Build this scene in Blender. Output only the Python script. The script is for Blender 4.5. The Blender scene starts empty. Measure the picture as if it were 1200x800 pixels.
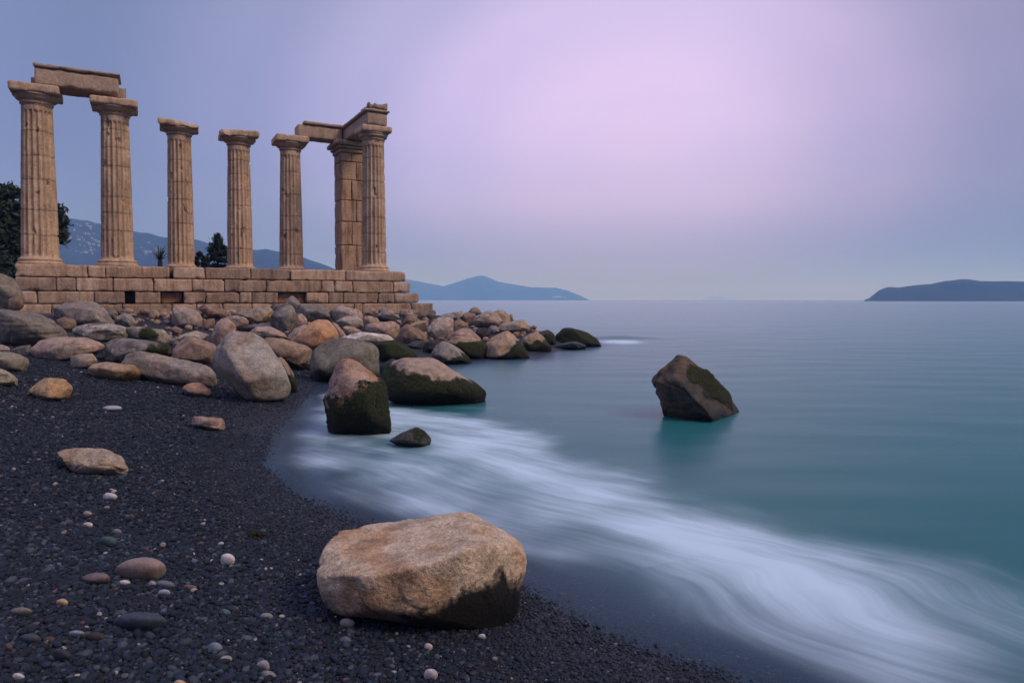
import bpy, bmesh, math, random
import numpy as np
from mathutils import Vector, Matrix

sc = bpy.context.scene
COL = sc.collection
rad = math.radians

# ------------------------------------------------------------------ camera
EYE = 1.5
PITCH = rad(2.0)
F = 800.0                      # focal length in photo pixels (photo 1200 x 800)
PY0 = 379.4                    # optical axis row
cam_d = bpy.data.cameras.new('camera')
cam = bpy.data.objects.new('camera', cam_d)
COL.objects.link(cam)
cam_d.sensor_width = 36.0
cam_d.lens = 24.0
cam_d.shift_y = (PY0 - 400.0) / 1200.0
cam_d.clip_start = 0.05
cam_d.clip_end = 60000.0
cam.location = (0, 0, EYE)
cam.rotation_euler = (rad(90) - PITCH, 0, 0)
sc.camera = cam

# ------------------------------------------------------------------ render / exposure
sc.view_settings.view_transform = 'Standard'
sc.view_settings.look = 'None'
sc.view_settings.exposure = 0.0
sc.view_settings.gamma = 1.0
sc.cycles.use_denoising = True
sc.cycles.max_bounces = 6
sc.cycles.diffuse_bounces = 3
sc.cycles.transparent_max_bounces = 12
sc.cycles.volume_bounces = 1

# ------------------------------------------------------------------ sky and sun
SUN_AZ = rad(114)              # clockwise from +Y: behind the camera, to its right
SUN_EL = rad(42)
sun_dir = Vector((math.sin(SUN_AZ) * math.cos(SUN_EL), math.cos(SUN_AZ) * math.cos(SUN_EL), math.sin(SUN_EL)))
sd = bpy.data.lights.new('sun', 'SUN')
sd.energy = 2.1
sd.angle = rad(20)
sd.color = (1.0, 0.80, 0.62)
so = bpy.data.objects.new('sun', sd)
COL.objects.link(so)
so.rotation_euler = sun_dir.to_track_quat('Z', 'Y').to_euler()
so.location = (20, -30, 30)


def lin(r, g, b):
    f = lambda c: (c / 255 / 12.92) if c / 255 <= 0.04045 else ((c / 255 + 0.055) / 1.055) ** 2.4
    return (f(r), f(g), f(b))


class NT:
    """small helper for node trees"""
    def __init__(s, tree):
        s.t = tree

    def n(s, typ, **kw):
        nd = s.t.nodes.new(typ)
        for k, v in kw.items():
            if k.startswith('i_'):
                key = k[2:]
                key = int(key) if key.isdigit() else key.replace('_', ' ')
                sock = nd.inputs[key]
                if isinstance(v, bpy.types.NodeSocket):
                    s.t.links.new(v, sock)
                else:
                    sock.default_value = v
            else:
                setattr(nd, k, v)
        return nd

    def link(s, a, b):
        s.t.links.new(a, b)

    def math(s, op, a, b=0.0, clamp=False, c=None):
        kw = dict(i_0=a, i_1=b)
        if c is not None:
            kw['i_2'] = c
        return s.n('ShaderNodeMath', operation=op, use_clamp=clamp, **kw).outputs[0]

    def vmath(s, op, a, b=(0, 0, 0)):
        return s.n('ShaderNodeVectorMath', operation=op, i_0=a, i_1=b)

    def mixc(s, fac, a, b, mode='MIX'):
        nd = s.n('ShaderNodeMix', data_type='RGBA', blend_type=mode)
        for sock, v in ((nd.inputs[0], fac), (nd.inputs[6], a), (nd.inputs[7], b)):
            if isinstance(v, bpy.types.NodeSocket):
                s.link(v, sock)
            else:
                sock.default_value = v if not isinstance(v, tuple) or len(v) == 4 else (*v, 1)
        return nd.outputs[2]

    def ramp(s, fac, stops, interp='LINEAR'):
        nd = s.n('ShaderNodeValToRGB')
        cr = nd.color_ramp
        cr.interpolation = interp
        while len(cr.elements) < len(stops):
            cr.elements.new(0.5)
        for e, (p, c) in zip(cr.elements, stops):
            e.position = p
            e.color = (c, c, c, 1) if not isinstance(c, tuple) else (*c, 1)
        s.link(fac, nd.inputs[0])
        return nd.outputs[0]

    def smooth(s, v, a, b):
        nd = s.n('ShaderNodeMapRange', interpolation_type='SMOOTHSTEP', i_0=v, i_1=a, i_2=b, i_3=0.0, i_4=1.0)
        return nd.outputs[0]

    def attr(s, name, out='Fac'):
        return s.n('ShaderNodeAttribute', attribute_name=name).outputs[out]

    def noise(s, vec, scale, detail=4.0, rough=0.55, dist=0.0):
        return s.n('ShaderNodeTexNoise', i_Vector=vec, i_Scale=scale, i_Detail=detail, i_Roughness=rough, i_Distortion=dist).outputs['Fac']


world = bpy.data.worlds.new('World')
sc.world = world
world.use_nodes = True
wt = world.node_tree
wt.nodes.clear()
W = NT(wt)


def pix_dir(px, py):
    x = (px - 600.0) / F
    y = -(py - PY0) / F
    cp, sp = math.cos(PITCH), math.sin(PITCH)
    v = np.array([x, cp + y * sp, -sp + y * cp])
    return v / np.linalg.norm(v)


GLOW = pix_dir(755, 185)
tc = W.n('ShaderNodeTexCoord').outputs['Generated']
nrm = W.vmath('NORMALIZE', tc).outputs[0]
sep = W.n('ShaderNodeSeparateXYZ', i_0=nrm)
el = sep.outputs[2]
# anisotropic distance from the pink glow
dlt = W.vmath('SUBTRACT', nrm, tuple(GLOW)).outputs[0]
dsc = W.vmath('MULTIPLY', dlt, (1.12, 0.8, 1.62)).outputs[0]
dist = W.vmath('LENGTH', dsc).outputs['Value']
sky_col = W.ramp(W.math('MULTIPLY', dist, 0.5), [
    (0.00, lin(230, 211, 244)),
    (0.075, lin(224, 207, 243)),
    (0.16, lin(203, 193, 234)),
    (0.23, lin(172, 172, 213)),
    (0.31, lin(138, 146, 183)),
    (0.40, lin(108, 122, 156)),
    (0.52, lin(122, 140, 184)),
    (0.72, lin(160, 166, 208)),
    (1.00, lin(176, 172, 206)),
], 'EASE')
hz = W.ramp(W.math('ABSOLUTE', el), [(0.0, 1.0), (0.05, 0.85), (0.16, 0.30), (0.26, 0.0)], 'EASE')
hz_col = W.ramp(dist, [(0.0, lin(170, 168, 214)), (0.26, lin(166, 166, 212)), (0.45, lin(138, 146, 192)), (0.62, lin(108, 122, 162)), (1.0, lin(106, 122, 160))])
sky2 = W.mixc(W.math('MULTIPLY', hz, 0.8), sky_col, hz_col)
soft_n = W.noise(W.vmath('MULTIPLY', nrm, (1.4, 1.4, 9.0)).outputs[0], 2.0, 5.0)
sky3 = W.mixc(1.0, sky2, W.ramp(soft_n, [(0.3, 0.982), (0.7, 1.018)]), 'MULTIPLY')
low = W.ramp(W.math('MULTIPLY', W.math('MAXIMUM', el, 0.0), 2.0), [(0.0, (0.45, 0.50, 0.86)), (0.10, (0.60, 0.66, 0.98)), (0.30, (0.76, 0.81, 1.0)), (0.9, (0.90, 0.91, 0.94))], 'EASE')
sky3 = W.mixc(1.0, sky3, W.mixc(1.0, low, (1.19, 1.10, 1.13, 1), 'MULTIPLY'), 'MULTIPLY')
zen = W.smooth(el, 0.48, 0.95)
behind = W.math('MULTIPLY', W.smooth(W.math('MULTIPLY', sep.outputs[1], -1.0), -0.35, 0.55), W.math('SUBTRACT', 1.0, W.smooth(el, 0.15, 0.7)))
kk = W.math('SUBTRACT', W.math('ADD', 1.0, W.math('MULTIPLY', zen, 0.7)), W.math('MULTIPLY', behind, 0.65))
sky3 = W.mixc(1.0, sky3, W.n('ShaderNodeCombineColor', i_0=kk, i_1=kk, i_2=kk).outputs[0], 'MULTIPLY')
side = W.math('MULTIPLY', W.smooth(sep.outputs[0], 0.22, 0.64), W.math('SUBTRACT', 1.0, W.smooth(el, 0.4, 0.8)))
sky3 = W.mixc(side, sky3, W.mixc(1.0, sky3, (0.66, 0.61, 0.56, 1), 'MULTIPLY'))
nish = W.n('ShaderNodeTexSky', sky_type='NISHITA')
nish.sun_disc = False
nish.sun_elevation = SUN_EL
nish.sun_rotation = SUN_AZ
nish.dust_density = 2.0
bg1 = W.n('ShaderNodeBackground', i_0=sky3, i_1=1.08)
bg2 = W.n('ShaderNodeBackground', i_0=nish.outputs[0], i_1=0.010)
add = W.n('ShaderNodeAddShader', i_0=bg1.outputs[0], i_1=bg2.outputs[0])
W.link(add.outputs[0], W.n('ShaderNodeOutputWorld').inputs[0])

# ------------------------------------------------------------------ numeric helpers
_rs = np.random.RandomState(7)
_G = _rs.normal(size=(1024, 3))
_G /= np.linalg.norm(_G, axis=1)[:, None]


def perlin(P, seed=0):
    P = np.asarray(P, dtype=np.float64)
    i0 = np.floor(P).astype(np.int64)
    f = P - i0
    u = f * f * f * (f * (f * 6 - 15) + 10)
    out = 0.0
    for dx in (0, 1):
        wx = u[:, 0] if dx else 1 - u[:, 0]
        for dy in (0, 1):
            wy = u[:, 1] if dy else 1 - u[:, 1]
            for dz in (0, 1):
                wz = u[:, 2] if dz else 1 - u[:, 2]
                h = ((i0[:, 0] + dx) * 73856093) ^ ((i0[:, 1] + dy) * 19349663) ^ ((i0[:, 2] + dz) * 83492791) ^ (seed * 2654435 + 977)
                h = (h ^ (h >> 13)) * 1274126177
                g = _G[(h ^ (h >> 16)) & 1023]
                d = g[:, 0] * (f[:, 0] - dx) + g[:, 1] * (f[:, 1] - dy) + g[:, 2] * (f[:, 2] - dz)
                out = out + wx * wy * wz * d
    return out * 1.4


def fbm(P, seed=0, octv=4, gain=0.5):
    P = np.asarray(P, dtype=np.float64)
    o, a, tot = 0.0, 1.0, 0.0
    for k in range(octv):
        o = o + a * perlin(P * (2.03 ** k) + 17.3 * k, seed + k)
        tot += a
        a *= gain
    return o / tot


def sstep(x, a, b):
    t = np.clip((x - a) / (b - a), 0, 1)
    return t * t * (3 - 2 * t)


_cp, _sp = math.cos(PITCH), math.sin(PITCH)


def project(P):
    P = np.atleast_2d(np.asarray(P, dtype=np.float64))
    x, y, z = P[:, 0], P[:, 1], P[:, 2] - EYE
    d = y * _cp - z * _sp
    v = y * _sp + z * _cp
    return np.stack([600 + F * x / d, PY0 - F * v / d, d], axis=1)


def at_depth(px, py, y):
    """world point on the ray through a photo pixel at world distance y along +Y"""
    d = pix_dir(px, py)
    k = y / d[1]
    return np.array([d[0] * k, y, EYE + d[2] * k])


def at_z(px, py, z):
    d = pix_dir(px, py)
    k = (z - EYE) / d[2]
    return np.array([d[0] * k, d[1] * k, z])


def poly_dist(X, Y, pts):
    """distance to an open polyline, with arc length and side"""
    best = np.full(X.shape, 1e9)
    arc = np.zeros(X.shape)
    side = np.zeros(X.shape)
    acc = 0.0
    for (ax, ay), (bx, by) in zip(pts[:-1], pts[1:]):
        L = math.hypot(bx - ax, by - ay)
        ux, uy = (bx - ax) / L, (by - ay) / L
        t = np.clip((X - ax) * ux + (Y - ay) * uy, 0, L)
        dx, dy = X - ax - t * ux, Y - ay - t * uy
        d = np.hypot(dx, dy)
        m = d < best
        best = np.where(m, d, best)
        arc = np.where(m, acc + t, arc)
        side = np.where(m, np.sign(ux * dy - uy * dx), side)
        acc += L
    return best, arc, side


# ------------------------------------------------------------------ shoreline and terrain heights
SHORE = [(6.0, -40.0), (4.2, -6.0), (3.0, -1.5), (1.9, 1.0)]
for px, py in [(900, 812), (860, 796), (760, 762), (690, 733), (617, 692), (500, 640), (400, 603), (340, 578), (306, 543), (318, 508), (356, 472), (372, 452), (420, 440), (470, 431), (520, 427), (560, 421), (622, 420), (640, 413), (668, 408)]:
    p = at_z(px, py, 0.0)
    SHORE.append((p[0], p[1]))
SHORE += [(2.5, 25.2), (1.8, 27.0), (0.0, 30.0), (-3.0, 32.5), (-6.0, 36.0), (-12.0, 48.0), (-40.0, 120.0), (-130.0, 420.0), (-300.0, 1300.0), (-420.0, 1900.0)]
LAND = SHORE + [(-6000.0, 3000.0), (-6000.0, -40.0)]


def inside_poly(X, Y, poly):
    ins = np.zeros(X.shape, dtype=bool)
    n = len(poly)
    for i in range(n):
        x1, y1 = poly[i]
        x2, y2 = poly[(i + 1) % n]
        if y1 == y2:
            continue
        c = ((y1 > Y) != (y2 > Y)) & (X < (x2 - x1) * (Y - y1) / (y2 - y1) + x1)
        ins ^= c
    return ins


def shore_s(X, Y):
    d, _, _ = poly_dist(X, Y, SHORE)
    return np.where(inside_poly(X, Y, LAND), d, -d)


MOUND = [(-26.0, 16.5, 1.05), (-15.5, 20.6, 0.92), (-9.5, 23.6, 0.92), (-4.3, 26.4, 0.88), (-1.2, 24.6, 0.72), (0.6, 23.6, 0.45), (2.2, 23.9, 0.12)]


def terrain(X, Y):
    X = np.asarray(X, dtype=np.float64)
    Y = np.asarray(Y, dtype=np.float64)
    s = shore_s(X, Y)
    z = np.where(s > 0, 0.055 * np.minimum(s, 1.2) + 0.10 * np.clip(s - 1.2, 0, 3.0) + 0.06 * np.clip(s - 4.2, 0, 4.0) + 0.02 * np.clip(s - 8.2, 0, 40),
                 np.maximum(0.10 * s, -1.2 + 0.02 * np.maximum(s, -60)))
    best = np.full(X.shape, 1e9)
    hh = np.zeros(X.shape)
    for (ax, ay, az), (bx, by, bz) in zip(MOUND[:-1], MOUND[1:]):
        L2 = (bx - ax) ** 2 + (by - ay) ** 2
        t = np.clip(((X - ax) * (bx - ax) + (Y - ay) * (by - ay)) / L2, 0, 1)
        d = np.hypot(X - ax - t * (bx - ax), Y - ay - t * (by - ay))
        m = d < best
        best = np.where(m, d, best)
        hh = np.where(m, az + t * (bz - az), hh)
    bump = hh * (1 - sstep(best, 0.3, 4.6))
    z = np.where((s > -1.5) & (bump > 0.002), np.maximum(z, bump * sstep(s, -0.8, 1.2) + z * (1 - 0.75 * np.minimum(bump * 4, 1))), z)
    und = 0.02 * perlin(np.stack([X * 0.9, Y * 0.9, X * 0], axis=-1).reshape(-1, 3), 5).reshape(X.shape) * sstep(s, 0.3, 2.0)
    return z + und


def T1(x, y):
    return float(terrain(np.array([x]), np.array([y]))[0])


def hit_ground(px, py, floor=0.0):
    d = pix_dir(px, py)
    ks = np.concatenate([np.arange(1.5, 12, 0.03), np.arange(12, 45, 0.08)])
    X, Y, Z = d[0] * ks, d[1] * ks, EYE + d[2] * ks
    g = np.maximum(terrain(X, Y), floor)
    i = np.argmax(Z <= g) if np.any(Z <= g) else len(ks) - 1
    return np.array([X[i], Y[i], g[i]])


# ------------------------------------------------------------------ object helpers
def tag(o, label=None, cat=None, group=None, kind=None):
    if label:
        o['label'] = label
    if cat:
        o['category'] = cat
    if group:
        o['group'] = group
    if kind:
        o['kind'] = kind
    return o


def mesh_obj(name, V, Fc, mat, parent=None, smooth=True, loc=None, attrs=None):
    """V (n,3); Fc (m,k) array or list of tuples"""
    me = bpy.data.meshes.new(name)
    V = np.asarray(V, dtype=np.float64)
    if loc is not None:
        V = V - np.asarray(loc)
    if isinstance(Fc, np.ndarray):
        m, k = Fc.shape
        me.vertices.add(len(V))
        me.vertices.foreach_set('co', V.astype(np.float32).ravel())
        me.loops.add(m * k)
        me.loops.foreach_set('vertex_index', Fc.astype(np.int32).ravel())
        me.polygons.add(m)
        me.polygons.foreach_set('loop_start', np.arange(0, m * k, k, dtype=np.int32))
        me.update(calc_edges=True)
    else:
        me.from_pydata([tuple(v) for v in V], [], [tuple(f) for f in Fc])
    me.polygons.foreach_set('use_smooth', np.full(len(me.polygons), smooth, dtype=bool))
    for an, av in (attrs or {}).items():
        av = np.asarray(av, dtype=np.float32)
        if av.ndim == 1:
            a = me.attributes.new(an, 'FLOAT', 'POINT')
            a.data.foreach_set('value', av)
        else:
            a = me.attributes.new(an, 'FLOAT_COLOR', 'POINT')
            c4 = np.ones((len(av), 4), dtype=np.float32)
            c4[:, :av.shape[1]] = av
            a.data.foreach_set('color', c4.ravel())
    me.materials.append(mat)
    me.update()
    o = bpy.data.objects.new(name, me)
    COL.objects.link(o)
    if loc is not None:
        o.location = tuple(loc)
    if parent is not None:
        o.parent = parent
    return o


def empty(name, loc, rz=0.0):
    e = bpy.data.objects.new(name, None)
    e.empty_display_size = 0.3
    COL.objects.link(e)
    e.location = tuple(loc)
    e.rotation_euler = (0, 0, rz)
    return e


_ico = {}


def ico(n):
    if n not in _ico:
        bm = bmesh.new()
        bmesh.ops.create_icosphere(bm, subdivisions=n, radius=1.0)
        V = np.array([v.co[:] for v in bm.verts])
        V /= np.linalg.norm(V, axis=1)[:, None]
        Fc = np.array([[v.index for v in f.verts] for f in bm.faces], dtype=np.int32)
        bm.free()
        _ico[n] = (V, Fc)
    return _ico[n]


def grid_faces(nu, nv, wrap=False):
    i = np.arange(nu if wrap else nu - 1)
    j = np.arange(nv - 1)
    I, J = np.meshgrid(i, j, indexing='ij')
    a = I * nv + J
    b = ((I + 1) % nu) * nv + J
    return np.stack([a, b, b + 1, a + 1], axis=-1).reshape(-1, 4)


def new_mat(name):
    m = bpy.data.materials.new(name)
    m.use_nodes = True
    m.node_tree.nodes.clear()
    N = NT(m.node_tree)
    out = N.n('ShaderNodeOutputMaterial')
    return m, N, out


# ------------------------------------------------------------------ materials
def make_rock_mat():
    m, N, out = new_mat('rock_surface')
    co = N.n('ShaderNodeTexCoord').outputs['Object']
    base = N.attr('col', 'Color')
    n1 = N.noise(co, 9.0, 6.0, 0.65)
    n2 = N.noise(co, 55.0, 4.0, 0.7)
    n3 = N.noise(co, 2.2, 5.0, 0.6, 0.6)
    c = N.mixc(1.0, base, N.ramp(n1, [(0.28, 0.52), (0.5, 1.0), (0.72, 1.40)]), 'MULTIPLY')
    c = N.mixc(1.0, c, N.ramp(n2, [(0.30, 0.58), (0.5, 1.0), (0.7, 1.38)]), 'MULTIPLY')
    c = N.mixc(N.math('MULTIPLY', N.ramp(n3, [(0.50, 0.0), (0.62, 1.0)]), 0.45), c, N.mixc(1.0, c, (0.55, 0.50, 0.46, 1), 'MULTIPLY'))
    n4 = N.noise(co, 210.0, 3.0, 0.8)
    c = N.mixc(1.0, c, N.ramp(n4, [(0.32, 0.68), (0.5, 1.0), (0.68, 1.3)]), 'MULTIPLY')
    speck = N.n('ShaderNodeTexVoronoi', i_Vector=co, i_Scale=120.0).outputs['Distance']
    c = N.mixc(N.math('MULTIPLY', N.ramp(speck, [(0.0, 1.0), (0.22, 0.0)]), 0.5), c, N.mixc(1.0, c, (0.35, 0.33, 0.32, 1), 'MULTIPLY'))
    ms = N.attr('moss')
    mm = N.math('ADD', ms, N.math('MULTIPLY', N.math('SUBTRACT', N.noise(co, 34.0, 8.0, 0.85), 0.5), 1.3))
    mmask = N.smooth(mm, 0.34, 0.66)
    mcol = N.ramp(N.noise(co, 60.0, 3.0, 0.7), [(0.3, (0.007, 0.009, 0.004)), (0.5, (0.026, 0.033, 0.008)), (0.72, (0.095, 0.108, 0.026))])
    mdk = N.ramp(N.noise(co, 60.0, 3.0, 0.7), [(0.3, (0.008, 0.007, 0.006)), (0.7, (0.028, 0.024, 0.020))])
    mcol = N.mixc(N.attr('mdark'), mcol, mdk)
    c = N.mixc(mmask, c, mcol)
    wet = N.attr('wet')
    c = N.mixc(wet, c, N.mixc(1.0, c, (0.28, 0.29, 0.30, 1), 'MULTIPLY'))
    hsum = N.math('ADD', N.math('ADD', N.math('MULTIPLY', n1, 0.6), N.math('MULTIPLY', n4, 0.16)), N.math('MULTIPLY', n2, 0.40))
    hsum = N.math('ADD', hsum, N.math('MULTIPLY', N.math('MULTIPLY', N.noise(co, 85.0, 4.0, 0.8), mmask), 0.9))
    bp = N.n('ShaderNodeBump', i_Strength=1.0, i_Distance=0.05, i_Height=hsum)
    ro = N.math('SUBTRACT', 0.9, N.math('MULTIPLY', wet, 0.45))
    p = N.n('ShaderNodeBsdfPrincipled', i_Base_Color=c, i_Roughness=ro, i_Normal=bp.outputs[0])
    p.inputs['Specular IOR Level'].default_value = 0.3
    N.link(p.outputs[0], out.inputs[0])
    return m


def make_marble_mat(name, ca, cb, stain=0.5, scale=1.0):
    m, N, out = new_mat(name)
    tcn = N.n('ShaderNodeTexCoord')
    co = tcn.outputs['Object']
    rnd = N.n('ShaderNodeObjectInfo').outputs['Random']
    co = N.vmath('ADD', co, N.n('ShaderNodeCombineXYZ', i_0=N.math('MULTIPLY', rnd, 37.0), i_1=0.0, i_2=0.0).outputs[0]).outputs[0]
    n1 = N.noise(co, 1.6 * scale, 6.0, 0.6, 0.3)
    n2 = N.noise(co, 14.0 * scale, 6.0, 0.7)
    n3 = N.noise(co, 60.0 * scale, 3.0, 0.7)
    streak = N.noise(N.vmath('MULTIPLY', co, (6.0, 6.0, 0.7)).outputs[0], 1.0, 5.0, 0.65)
    c = N.mixc(N.ramp(n1, [(0.35, 0.0), (0.65, 1.0)]), ca, cb)
    c = N.mixc(1.0, c, N.attr('tint', 'Color'), 'MULTIPLY')
    c = N.mixc(1.0, c, N.ramp(n2, [(0.3, 0.66), (0.5, 1.0), (0.7, 1.22)]), 'MULTIPLY')
    c = N.mixc(1.0, c, N.ramp(n3, [(0.3, 0.75), (0.7, 1.18)]), 'MULTIPLY')
    c = N.mixc(N.math('MULTIPLY', N.ramp(streak, [(0.48, 0.0), (0.66, 1.0)]), stain), c, N.mixc(1.0, c, (0.42, 0.36, 0.32, 1), 'MULTIPLY'))
    pit = N.n('ShaderNodeTexVoronoi', i_Vector=N.vmath('MULTIPLY', co, (1.0, 1.0, 1.8)).outputs[0], i_Scale=26.0 * scale).outputs['Distance']
    pmask = N.math('MULTIPLY', N.ramp(pit, [(0.0, 1.0), (0.30, 0.0)]), N.ramp(n1, [(0.42, 0.0), (0.6, 1.0)]))
    c = N.mixc(N.math('MULTIPLY', pmask, 0.6), c, N.mixc(1.0, c, (0.35, 0.3, 0.27, 1), 'MULTIPLY'))
    h = N.math('ADD', N.math('MULTIPLY', n2, 0.6), N.math('MULTIPLY', n3, 0.25))
    h = N.math('SUBTRACT', h, N.math('MULTIPLY', pmask, 0.5))
    bp = N.n('ShaderNodeBump', i_Strength=0.7, i_Distance=0.04, i_Height=h)
    p = N.n('ShaderNodeBsdfPrincipled', i_Base_Color=c, i_Roughness=0.88, i_Normal=bp.outputs[0])
    p.inputs['Specular IOR Level'].default_value = 0.25
    N.link(p.outputs[0], out.inputs[0])
    return m


def make_simple_mat(name, ca, cb, scale, rough=0.9, bump=0.3, bdist=0.02):
    m, N, out = new_mat(name)
    co = N.n('ShaderNodeTexCoord').outputs['Object']
    n1 = N.noise(co, scale, 5.0, 0.65)
    c = N.mixc(N.ramp(n1, [(0.32, 0.0), (0.68, 1.0)]), ca, cb)
    bp = N.n('ShaderNodeBump', i_Strength=bump, i_Distance=bdist, i_Height=n1)
    p = N.n('ShaderNodeBsdfPrincipled', i_Base_Color=c, i_Roughness=rough, i_Normal=bp.outputs[0])
    p.inputs['Specular IOR Level'].default_value = 0.25
    N.link(p.outputs[0], out.inputs[0])
    return m


def make_leaf_mat(name, ca, cb):
    m, N, out = new_mat(name)
    c = N.mixc(N.attr('shade'), ca, cb)
    p = N.n('ShaderNodeBsdfPrincipled', i_Base_Color=c, i_Roughness=0.7)
    p.inputs['Specular IOR Level'].default_value = 0.2
    N.link(p.outputs[0], out.inputs[0])
    return m


def make_beach_mat():
    m, N, out = new_mat('dark_shingle')
    co = N.n('ShaderNodeTexCoord').outputs['Object']
    v = N.n('ShaderNodeTexVoronoi', i_Vector=co, i_Scale=62.0)
    v2 = N.n('ShaderNodeTexVoronoi', i_Vector=co, i_Scale=24.0)
    cell = N.n('ShaderNodeSeparateColor', i_0=v.outputs['Color'])
    c = N.ramp(cell.outputs[0], [(0.0, (0.006, 0.008, 0.014)), (0.5, (0.012, 0.016, 0.026)), (0.85, (0.026, 0.032, 0.046)), (0.97, (0.07, 0.068, 0.07)), (1.0, (0.25, 0.24, 0.22))])
    big = N.noise(co, 1.3, 4.0, 0.6)
    c = N.mixc(1.0, c, N.ramp(big, [(0.3, 0.75), (0.7, 1.25)]), 'MULTIPLY')
    crev = N.ramp(v.outputs['Distance'], [(0.25, 1.0), (0.75, 0.3)])
    c = N.mixc(1.0, c, crev, 'MULTIPLY')
    wet = N.attr('wet')
    c = N.mixc(wet, c, N.mixc(1.0, c, (0.75, 0.8, 0.9, 1), 'MULTIPLY'))
    soil = N.attr('soil')
    c = N.mixc(soil, c, N.ramp(N.noise(co, 3.0, 5.0, 0.7), [(0.3, (0.03, 0.022, 0.016)), (0.7, (0.10, 0.075, 0.055))]))
    h = N.math('SUBTRACT', 1.0, v.outputs['Distance'])
    h = N.math('ADD', h, N.math('MULTIPLY', N.math('SUBTRACT', 1.0, v2.outputs['Distance']), 0.6))
    bp = N.n('ShaderNodeBump', i_Strength=0.9, i_Distance=0.012, i_Height=h)
    ro = N.math('SUBTRACT', 0.8, N.math('MULTIPLY', wet, 0.35))
    p = N.n('ShaderNodeBsdfPrincipled', i_Base_Color=c, i_Roughness=ro, i_Normal=bp.outputs[0])
    p.inputs['Specular IOR Level'].default_value = 0.4
    N.link(p.outputs[0], out.inputs[0])
    return m


def make_pebble_mat():
    m, N, out = new_mat('pebble_surface')
    co = N.n('ShaderNodeTexCoord').outputs['Object']
    n = N.noise(co, 90.0, 3.0, 0.6)
    c = N.mixc(1.0, N.attr('col', 'Color'), N.ramp(n, [(0.3, 0.75), (0.7, 1.25)]), 'MULTIPLY')
    bp = N.n('ShaderNodeBump', i_Strength=0.25, i_Distance=0.004, i_Height=n)
    p = N.n('ShaderNodeBsdfPrincipled', i_Base_Color=c, i_Roughness=N.math('SUBTRACT', 0.75, N.math('MULTIPLY', N.attr('wet'), 0.25)), i_Normal=bp.outputs[0])
    p.inputs['Specular IOR Level'].default_value = 0.28
    N.link(p.outputs[0], out.inputs[0])
    return m


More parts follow.
